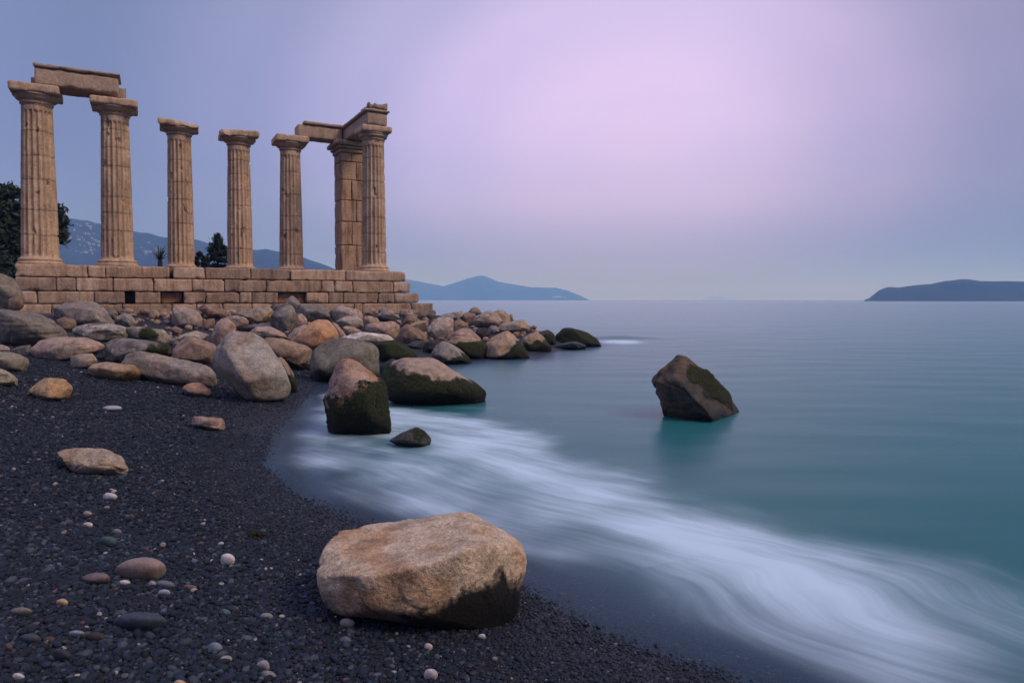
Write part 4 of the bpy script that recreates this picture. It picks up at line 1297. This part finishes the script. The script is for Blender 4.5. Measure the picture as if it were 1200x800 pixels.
# the big foreground rock
rk([(371, 672, .05), (377, 645, .2), (385, 628, .3), (400, 618, .4), (445, 607.5, .45), (510, 602, .46), (545, 599.3, .46), (585, 617, .38), (605, 632, .28), (615, 645, .24), (617.5, 668, .2), (611, 697, .15), (606, 714, .05), (580, 732, -.02), (500, 731, -.12), (440, 722, -.1), (395, 715, -.06), (378, 703, 0)], (.50, .40, .31),
   'big sandy-brown boulder with a dark wet base in the foreground', cuts=0, p=70, extra=[(374, 676, -.02), (425, 672, -.16), (480, 664, -.19), (540, 645, -.15), (590, 636, .05), (613, 648, .16), (430, 716, -.16), (500, 722, -.2), (590, 716, -.02), (600, 640, .42), (600, 700, .4), (400, 640, .4), (400, 700, .35)], rough=.6, col2=(.40, .265, .17), bury=.04, moss=(.12, .46, .42), mdark=1.0, wetline=.24, floor=0.0, dents=[(455, 634, 46, .030), (520, 628, 30, .012)])
for i, (poly, col, label, name, kw) in enumerate(R):
    kw.setdefault('group', HEAP)
    build_rock(name, poly, col, label, 'boulder' if name == 'boulder' else 'stone', 40 + i * 7, **kw)

# ------------------------------------------------------------------ pebbles one can pick out
PB = []


def ell(x0, y0, x1, y1, tip=0.0):
    cx, cy, a, b = (x0 + x1) / 2, (y0 + y1) / 2, (x1 - x0) / 2, (y1 - y0) / 2
    return [(cx + a * math.cos(t), cy - b * math.sin(t) * (1 + tip * math.cos(t))) for t in np.linspace(0, 2 * math.pi, 12, endpoint=False)]


for (x0, y0, x1, y1, col, label) in [
    (135, 652.5, 195, 681, (.23, .17, .145), 'smooth brown cobble, widest of the cobbles on the foreground gravel'),
    (95, 670.5, 129, 685, (.14, .11, .10), 'flat dark brown pebble left of the smooth brown cobble'),
    (138, 679, 153, 687, (.45, .40, .37), 'small cream pebble under the smooth brown cobble'),
    (173, 680, 184, 690, (.25, .21, .19), 'small grey-pink pebble under the right end of the brown cobble'),
    (181, 679.5, 205, 692, (.10, .12, .14), 'blue-grey pebble right of the small grey-pink pebble'),
    (185, 690, 199.5, 699.5, (.26, .27, .30), 'pale grey pebble just below the blue-grey pebble'),
    (132, 716.5, 195.5, 742, (.040, .052, .068), 'broad flat slate-blue cobble below the brown cobble'),
    (258.5, 648, 275.5, 663.5, (.50, .46, .44), 'round white pebble alone on the dark gravel'),
    (65.5, 701, 80, 711, (.36, .25, .13), 'small yellow-tan pebble left of the slate-blue cobble'),
    (115, 628, 137, 641.5, (.05, .085, .088), 'teal-green pebble above the brown cobble'),
    (131, 619, 143, 629, (.13, .13, .14), 'grey pebble beside the teal-green pebble'),
    (12, 711, 38, 722.5, (.17, .14, .13), 'flat grey-brown pebble near the left edge'),
    (102, 740, 124, 754.5, (.035, .028, .03), 'dark maroon pebble below left of the slate-blue cobble'),
    (214, 684.5, 231, 693, (.16, .09, .075), 'rusty red flat pebble right of the blue-grey pebble'),
    (257.5, 713, 270.5, 723, (.075, .10, .125), 'dusky blue pebble on open gravel below the white pebble'),
    (304.5, 717.5, 320, 728.5, (.17, .18, .18), 'light grey oval pebble left of the big foreground boulder'),
    (243, 752, 261, 768, (.13, .16, .18), 'pale blue-grey pebble near the bottom of the beach'),
    (120.5, 577, 137.5, 586.5, (.42, .40, .40), 'whitish flat pebble below the flat sandy stone'),
    (97, 598.5, 108, 605.5, (.32, .27, .24), 'pinkish cream pebble, upper of two below the sandy stone'),
    (97, 611.5, 109, 619, (.40, .37, .35), 'cream pebble, lower of two below the sandy stone'),
    (398, 724, 416, 736, (.20, .165, .15), 'brownish pebble under the front edge of the big foreground boulder'),
    (397, 745, 412, 756, (.085, .105, .13), 'blue-grey pebble in front of the big foreground boulder'),
    (120, 475, 143, 482, (.30, .30, .31), 'long thin pale pebble on the upper gravel'),
    (496.5, 783, 513, 797, (.36, .33, .32), 'pale pebble at the bottom edge in front of the big boulder'),
    (300, 773, 316, 787, (.24, .23, .24), 'light grey pebble at the bottom of the frame'),
    (305, 785, 324, 799, (.16, .15, .155), 'mid grey pebble, lower of a pair at the bottom edge'),
    (80, 738, 99, 747, (.20, .22, .25), 'flat pale blue pebble left of the dark maroon pebble'),
    (60, 760, 84, 775, (.030, .034, .045), 'large blackish pebble at the lower left'),
    (22, 742, 48, 757, (.045, .05, .065), 'dark blue-black pebble near the lower left corner'),
    (497, 753, 507, 762, (.40, .36, .33), 'little cream pebble below the big foreground boulder'),
    (560, 742, 569, 749, (.42, .38, .35), 'little whitish pebble right of the cream one below the boulder'),
    (14, 788, 29, 798, (.42, .40, .39), 'white pebble in the lower left corner'),
    (203, 796, 219, 806, (.40, .28, .16), 'honey-coloured pebble cut by the bottom edge'),
]:
    PB.append((x0, y0, x1, y1, col, label))
    build_rock('pebble', ell(x0, y0, x1, y1, rng.uniform(-.25, .25)), col, label, 'pebble', len(PB) * 13 + 900, p=7, cuts=0, group='larger pebbles on the gravel', thick=.36, bury=.18, rough=.55, sub=5 if x1 - x0 > 30 else 4, mat=M_PEBBLE, col2=tuple(c * .85 for c in col))


# small stones wedged in the gaps of the heap
def build_fillers():
    rr = random.Random(77)
    made = []
    bpy.context.view_layer.update()
    for i in range(620):
        if rr.random() < 0.75:
            px, py = rr.uniform(100, 510), (rr.uniform(361, 380) if rr.random() < .65 else rr.uniform(380, 412))
        else:
            px, py = rr.uniform(480, 640), rr.uniform(372, 408)
        if py > 395 and px < 190 or py > 380 and px < 90:
            continue
        g = hit_ground(px, py)
        if g[1] > 34 or g[2] < 0.05:
            continue
        w = rr.uniform(5, 12) * 18 / g[1] * (0.9 if py > 374 else 1.5)
        h = w * rr.uniform(0.5, 0.8)
        made.append((px, py, w, h))
    dg = bpy.context.evaluated_depsgraph_get()
    n = 0
    for i, (px, py, w, h) in enumerate(made):
        # is the spot in view, past what already stands there?
        g = hit_ground(px, py)
        vis = 0
        for dx, dy in ((0, -h * .6), (-w * .3, -h * .5), (w * .3, -h * .5), (0, -h * .95)):
            d = Vector(pix_dir(px + dx, py + dy))
            ok, loc, nn, ix, ob, mx = sc.ray_cast(dg, Vector((0, 0, EYE)), d, distance=100)
            if not ok or loc.y > g[1] - 0.15:
                vis += 1
        if vis >= 2 and n < 150:
            n += 1
            poly = ell(px - w / 2, py - h, px + w / 2, py, rr.uniform(-.3, .3))
            col = rr.choice(['brown', 'brown', 'dgrey', 'grey', 'tan', 'pink'])
            build_rock('stone', poly, col, 'small stone wedged in a gap of the boulder heap below the podium', 'stone', 3000 + i * 5, p=rr.choice([10, 14, 20]), group='small stones in the gaps of the heap', bury=.3, sub=4, thick=.5)
    print('fillers', n)


build_fillers()


# ------------------------------------------------------------------ village on the far slope
def build_village():
    m, N, out = new_mat('whitewash')
    p = N.n('ShaderNodeBsdfPrincipled', i_Base_Color=(0.27, 0.265, 0.26, 1), i_Roughness=0.9)
    N.link(p.outputs[0], out.inputs[0])
    bpy.context.view_layer.update()
    dg = bpy.context.evaluated_depsgraph_get()
    w, d, h, r = 5.0, 3.2, 4.6, 2.2
    V = [(-w, -d, -3), (w, -d, -3), (w, d, -3), (-w, d, -3), (-w, -d, h), (w, -d, h), (w, d, h), (-w, d, h), (-w, 0, h + r), (w, 0, h + r)]
    Fc = [(0, 1, 5, 4), (1, 2, 6, 9, 5), (2, 3, 7, 6), (3, 0, 4, 8, 7), (4, 5, 9, 8), (6, 7, 8, 9)]
    proto = None
    rr = random.Random(3)
    spots = []
    for i in range(30):
        spots.append((rr.gauss(107, 8), rr.gauss(289, 7)))
    for i in range(18):
        spots.append((rr.uniform(80, 116), rr.uniform(262, 282)))
    for i in range(10):
        spots.append((rr.uniform(160, 185), rr.uniform(285, 303)))
    far = [(648, 349), (651, 349.3), (655, 348.6), (657, 349), (661, 349.4)]
    for i, (px, py) in enumerate(spots + far):
        dv = Vector(pix_dir(px, py))
        start = Vector((0, 0, EYE)) + dv * 200
        ok, loc, nn, ix, ob, mx = sc.ray_cast(dg, start, dv, distance=9000)
        if not ok or ob.name.split('.')[0] not in ('mountain', 'headland'):
            continue
        if proto is None:
            o = proto = mesh_obj('village_house', V, Fc, m, smooth=False)
        else:
            o = proto.copy()
            COL.objects.link(o)
        o.location = loc
        o.rotation_euler = (0, 0, rr.uniform(-.6, .6))
        k = rr.uniform(0.2, 0.42) * (4.0 if i >= len(spots) else 1)
        o.scale = (k * rr.uniform(.8, 1.3), k, k)
        if i >= len(spots):
            tag(o, 'tiny white house at the foot of the blue headland across the water', 'house', 'houses at the foot of the headland', 'thing')
        else:
            tag(o, 'tiny pale house on the hazy mountain slope behind the columns', 'house', 'houses on the mountain slope', 'thing')


build_village()

# ------------------------------------------------------------------ vegetation behind the temple
M_LEAF = make_leaf_mat('dark_leaves', (0.012, 0.020, 0.010, 1), (0.050, 0.070, 0.030, 1))
M_NEEDLE = make_leaf_mat('fir_needles', (0.010, 0.018, 0.012, 1), (0.034, 0.050, 0.030, 1))
M_BLADE = make_leaf_mat('palm_blades', (0.030, 0.050, 0.030, 1), (0.075, 0.105, 0.060, 1))
M_BARK = make_simple_mat('bark', (0.05, 0.035, 0.025, 1), (0.10, 0.075, 0.055, 1), 9.0)


def leaf_mesh(name, pts, size, parent, mat, seed, aspect=0.55):
    r = np.random.RandomState(seed)
    n = len(pts)
    a = r.normal(size=(n, 3))
    a /= np.linalg.norm(a, axis=1)[:, None]
    b = np.cross(a, r.normal(size=(n, 3)))
    b /= np.linalg.norm(b, axis=1)[:, None]
    sz = size * r.uniform(0.6, 1.3, n)[:, None]
    nrm_ = np.cross(a, b) * sz * 0.15
    V = np.stack([pts - a * sz, pts + b * sz * aspect + nrm_, pts + a * sz, pts - b * sz * aspect + nrm_], 1).reshape(-1, 3)
    Fc = np.arange(4 * n).reshape(n, 4).astype(np.int32)
    sh = np.repeat(np.clip(r.beta(1.4, 3.0, n), 0, 1), 4)
    return mesh_obj(name, V, Fc, mat, parent, False, None, {'shade': sh})


def tube(pts, radii, n=8):
    V, Fc = [], []
    pts = [Vector(p) for p in pts]
    for i, p in enumerate(pts):
        d = (pts[min(i + 1, len(pts) - 1)] - pts[max(i - 1, 0)]).normalized()
        x = d.orthogonal().normalized()
        y = d.cross(x)
        for k in range(n):
            t = 2 * math.pi * k / n
            V.append(p + (x * math.cos(t) + y * math.sin(t)) * radii[i])
    for i in range(len(pts) - 1):
        for k in range(n):
            Fc.append((i * n + k, i * n + (k + 1) % n, (i + 1) * n + (k + 1) % n, (i + 1) * n + k))
    return [tuple(v) for v in V], Fc


def join_tubes(lst):
    V, Fc = [], []
    for v, f in lst:
        o = len(V)
        V += v
        Fc += [tuple(i + o for i in q) for q in f]
    return V, Fc


def build_broadleaf(name, label, cat, px, depth, blobs, n, size, seed, shade_mat=None):
    """blobs: (px, py, radius px, depth offset)"""
    g = at_depth(px, 340, depth)
    base = np.array([g[0], g[1], T1(g[0], g[1]) - 0.1])
    root = empty(name, base)
    tag(root, label, cat, kind='thing')
    r = np.random.RandomState(seed)
    P, limbs = [], []
    bl = []
    for (bx, by, br, bd) in blobs:
        c = at_depth(bx, by, depth + bd)
        R_ = br / F * (depth + bd)
        bl.append((c, R_))
    tot = sum(b[1] ** 2 for b in bl)
    for (c, R_) in bl:
        m = int(n * R_ ** 2 / tot)
        # clumps on and inside each blob
        k = max(6, int(m / 60))
        dirs = r.normal(size=(k, 3))
        dirs /= np.linalg.norm(dirs, axis=1)[:, None]
        cl = c + dirs * (R_ * r.uniform(0.35, 1.0, k) ** 0.6)[:, None]
        pick = r.randint(0, k, m)
        P.append(cl[pick] + r.normal(size=(m, 3)) * R_ * 0.14)
        limbs.append(tube([np.array([0, 0, 0.6 * (c[2] - base[2])]) * 0.9, (c - base) * np.array([.5, .5, .85]), c - base], [0.09, 0.06, 0.02], 6))
    top = max(c[2] for c, _ in bl) - base[2]
    limbs.append(tube([(0, 0, -0.2), (0.05, 0, top * 0.35), (0, 0.05, top * 0.7)], [0.22, 0.16, 0.08], 8))
    V, Fc = join_tubes(limbs)
    mesh_obj('trunk', V, Fc, M_BARK, root)
    leaf_mesh('crown', np.concatenate(P) - base, size, root, shade_mat or M_LEAF, seed)
    return root


build_broadleaf('tree', 'dark leafy tree behind the leftmost column at the frame edge', 'tree', 10, 32.5,
                [(-10, 250, 26, 0), (10, 240, 20, 0.3), (14, 270, 26, -.3), (-15, 285, 30, 0), (45, 262, 30, .5), (66, 268, 13, .2), (71, 258, 8, 0), (70, 280, 9, 0), (30, 290, 26, 0), (5, 305, 22, -.2), (18, 226, 7, 0), (3, 224, 7, 0)], 15000, 0.16, 5)
build_broadleaf('bush', 'grey-green bush at the left frame edge beside the podium', 'bush', 2, 27.5,
                [(3, 308, 13, 0), (-8, 300, 14, 0), (10, 318, 10, 0), (-20, 315, 18, 0)], 2600, 0.11, 9, M_BLADE)
build_broadleaf('shrub', 'small dark shrub behind the podium beside the conifer', 'shrub', 232, 34.5,
                [(232, 303, 7, 0), (238, 306, 7, 0), (226, 311, 7, 0), (244, 311, 7, 0)], 1500, 0.10, 13)


def build_conifer():
    depth = 35.5
    g = at_depth(256, 330, depth)
    base = np.array([g[0], g[1], T1(g[0], g[1]) - 0.1])
    top = at_depth(257, 273, depth)
    root = empty('conifer', base)
    tag(root, 'dark pointed conifer showing between two columns over the podium', 'tree', kind='thing')
    H = top[2] - base[2]
    r = np.random.RandomState(4)
    P = []
    for i in range(150):
        f = r.uniform(0.25, 0.98)
        L = (1 - f) ** 0.85 * 1.95 * r.uniform(0.75, 1.1)
        a = r.uniform(0, 2 * np.pi)
        m = int(18 + 60 * L)
        t = r.uniform(0.1, 1, m)
        q = np.stack([np.cos(a) * L * t, np.sin(a) * L * t, f * H - L * t * 0.22 + 0.14 * t ** 3], -1)
        q += r.normal(size=q.shape) * np.array([0.07, 0.07, 0.035])
        P.append(q)
    P.append(np.stack([r.normal(size=60) * .03, r.normal(size=60) * .03, H * r.uniform(.93, 1.0, 60)], -1))
    V, Fc = tube([(0, 0, -0.2), (0, 0, H * 0.5), (0, 0, H * 0.97)], [0.14, 0.09, 0.02])
    mesh_obj('trunk', V, Fc, M_BARK, root)
    leaf_mesh('crown', np.concatenate(P), 0.10, root, M_NEEDLE, 6, 0.3)


build_conifer()


def build_palm():
    depth = 31.0
    g = at_depth(188, 330, depth)
    zc = at_depth(187, 305, depth)[2]
    base = np.array([g[0], g[1], T1(g[0], g[1]) - 0.1])
    root = empty('palm', base)
    tag(root, 'low spiky palm with blade leaves rising behind the podium', 'palm', kind='thing')
    h = zc - base[2]
    V, Fc = tube([(0, 0, -0.1), (0, 0, h * 0.6), (0, 0, h)], [0.14, 0.12, 0.10])
    mesh_obj('trunk', V, Fc, M_BARK, root)
    r = random.Random(8)
    V, Fc, sh = [], [], []
    for i in range(46):
        a = r.uniform(0, 2 * math.pi)
        up = r.uniform(0.25, 1.35)
        L = r.uniform(0.6, 0.9)
        wd = 0.028
        sd_ = (-math.sin(a), math.cos(a))
        s0 = r.random()
        for k in range(6):
            t = k / 5
            rr_ = L * t * math.cos(up)
            z = h + L * t * math.sin(up) - 0.22 * t * t * math.cos(up)
            ww = wd * (1 - t) ** 0.6 + 0.002
            for s in (-1, 1):
                V.append((math.cos(a) * rr_ + sd_[0] * ww * s, math.sin(a) * rr_ + sd_[1] * ww * s, z))
                sh.append(s0)
            if k:
                n = len(V)
                Fc.append((n - 4, n - 3, n - 1, n - 2))
    mesh_obj('crown', V, Fc, M_BLADE, root, False, None, {'shade': np.array(sh)})


build_palm()


# ------------------------------------------------------------------ shingle: loose gravel over the beach
def build_gravel():
    r = np.random.RandomState(12)

    def zone(n, y0, y1, size, lv, name_seed, spread=1.0):
        # even cover over the ground between two distances
        Y = np.sqrt(r.uniform(y0 ** 2, y1 ** 2, n))
        Xl, Xr = -0.80 * Y - 1.0, 0.55 * Y + 0.6
        X = Xl + (Xr - Xl) * r.uniform(0, 1, n)
        s = shore_s(X, Y)
        g = terrain(X, Y)
        ok = (s > -0.12) & (g < 0.75 + 0.2 * r.uniform(0, 1, n))
        X, Y, s, g = X[ok], Y[ok], s[ok], g[ok]
        m = len(X)
        inland = sstep(s, 0.05, 1.3)
        d = size * np.exp(r.normal(0, 0.36, m)) * (0.50 + 0.50 * inland)
        bigm = (r.uniform(0, 1, m) < 0.035 * inland)
        d = np.minimum(np.where(bigm, d * r.uniform(1.5, 2.2, m), d), size * 2.6)
        Vb, Fb = ico(lv)
        k = len(Vb)
        ax = np.stack([d * 0.5 * r.uniform(0.9, 1.35, m), d * 0.5 * r.uniform(0.65, 0.95, m), d * 0.5 * r.uniform(0.5, 0.85, m)], -1)
        # blunt, slightly angular pebble: each is stretched and skewed
        V = Vb[None, :, :] * ax[:, None, :]
        sk = r.normal(0, 0.22, (m, 1))
        V[:, :, 0] += V[:, :, 1] * sk
        V[:, :, 2] += V[:, :, 0] * r.normal(0, 0.16, (m, 1))
        lump = r.normal(0, 1, (m, 3))
        V = V * (1 + 0.10 * np.einsum('kj,mj->mk', Vb, lump))[:, :, None]
        yaw = r.uniform(0, 2 * np.pi, m)
        c, s_ = np.cos(yaw)[:, None], np.sin(yaw)[:, None]
        x, y = V[:, :, 0] * c - V[:, :, 1] * s_, V[:, :, 0] * s_ + V[:, :, 1] * c
        V[:, :, 0], V[:, :, 1] = x + X[:, None], y + Y[:, None]
        V[:, :, 2] += (g + ax[:, 2] * r.uniform(0.1, 0.75, m))[:, None]
        Fc = (Fb[None] + (np.arange(m) * k)[:, None, None]).reshape(-1, 3)
        # stone colours: mostly dark slate, some grey, a few pale or reddish
        t = r.uniform(0, 1, m)
        base = np.array([0.0066, 0.0120, 0.0220]) * np.exp(r.normal(0, 0.34, (m, 1))) * (1 + r.normal(0, 0.07, (m, 3)))
        grey = np.array([0.034, 0.044, 0.058]) * np.exp(r.normal(0, 0.28, (m, 1)))
        red = np.array([0.058, 0.038, 0.033]) * np.exp(r.normal(0, 0.3, (m, 1)))
        pale = np.array([0.24, 0.22, 0.21]) * np.exp(r.normal(0, 0.25, (m, 1)))
        colr = np.where(t[:, None] < 0.85, base, np.where(t[:, None] < 0.980, grey, np.where(t[:, None] < 0.9945, red, pale)))
        near_water = (1 - sstep(s, 0.1, 0.9))[:, None]
        colr = colr * (1 - near_water) + (base * 0.9 + 0.1 * colr) * near_water
        wet = 1 - sstep(s, 0.0, 0.6)
        return V.reshape(-1, 3), Fc, np.repeat(colr, k, 0), np.repeat(wet, k)
    parts = [zone(74000, 2.2, 4.2, 0.0172, 2, 1), zone(100000, 4.2, 7.5, 0.0215, 1, 2), zone(110000, 7.5, 15.0, 0.024, 1, 3)]
    V, Fc, Cc, Wt, n = [], [], [], [], 0
    for v, f, c, w in parts:
        V.append(v)
        Fc.append(f + n)
        Cc.append(c)
        Wt.append(w)
        n += len(v)
    o = mesh_obj('gravel', np.concatenate(V), np.concatenate(Fc).astype(np.int32), M_PEBBLE, attrs={'col': np.concatenate(Cc), 'wet': np.concatenate(Wt)})
    tag(o, kind='stuff')


build_gravel()


# ------------------------------------------------------------------ a scrap of dried seaweed
def build_weed():
    g = hit_ground(300, 630)
    r = random.Random(2)
    tubes_ = []
    for i in range(26):
        a = r.uniform(0, 2 * math.pi)
        L = r.uniform(0.03, 0.085)
        x, y = r.uniform(-.03, .03), r.uniform(-.02, .02)
        pts = [(x + math.cos(a + .5 * k) * L * k / 3, y + math.sin(a + .4 * k) * L * .7 * k / 3, 0.012 + 0.012 * math.sin(k + i)) for k in range(4)]
        tubes_.append(tube(pts, [0.004, 0.005, 0.004, 0.002], 5))
    V, Fc = join_tubes(tubes_)
    m = make_simple_mat('dried_weed', (0.010, 0.010, 0.006, 1), (0.03, 0.028, 0.014, 1), 60.0)
    o = mesh_obj('seaweed', V, Fc, m, None, True)
    o.location = tuple(g + np.array([0, 0, 0.012]))
    tag(o, 'dark scrap of dried seaweed on the gravel left of the big foreground boulder', 'seaweed')


build_weed()
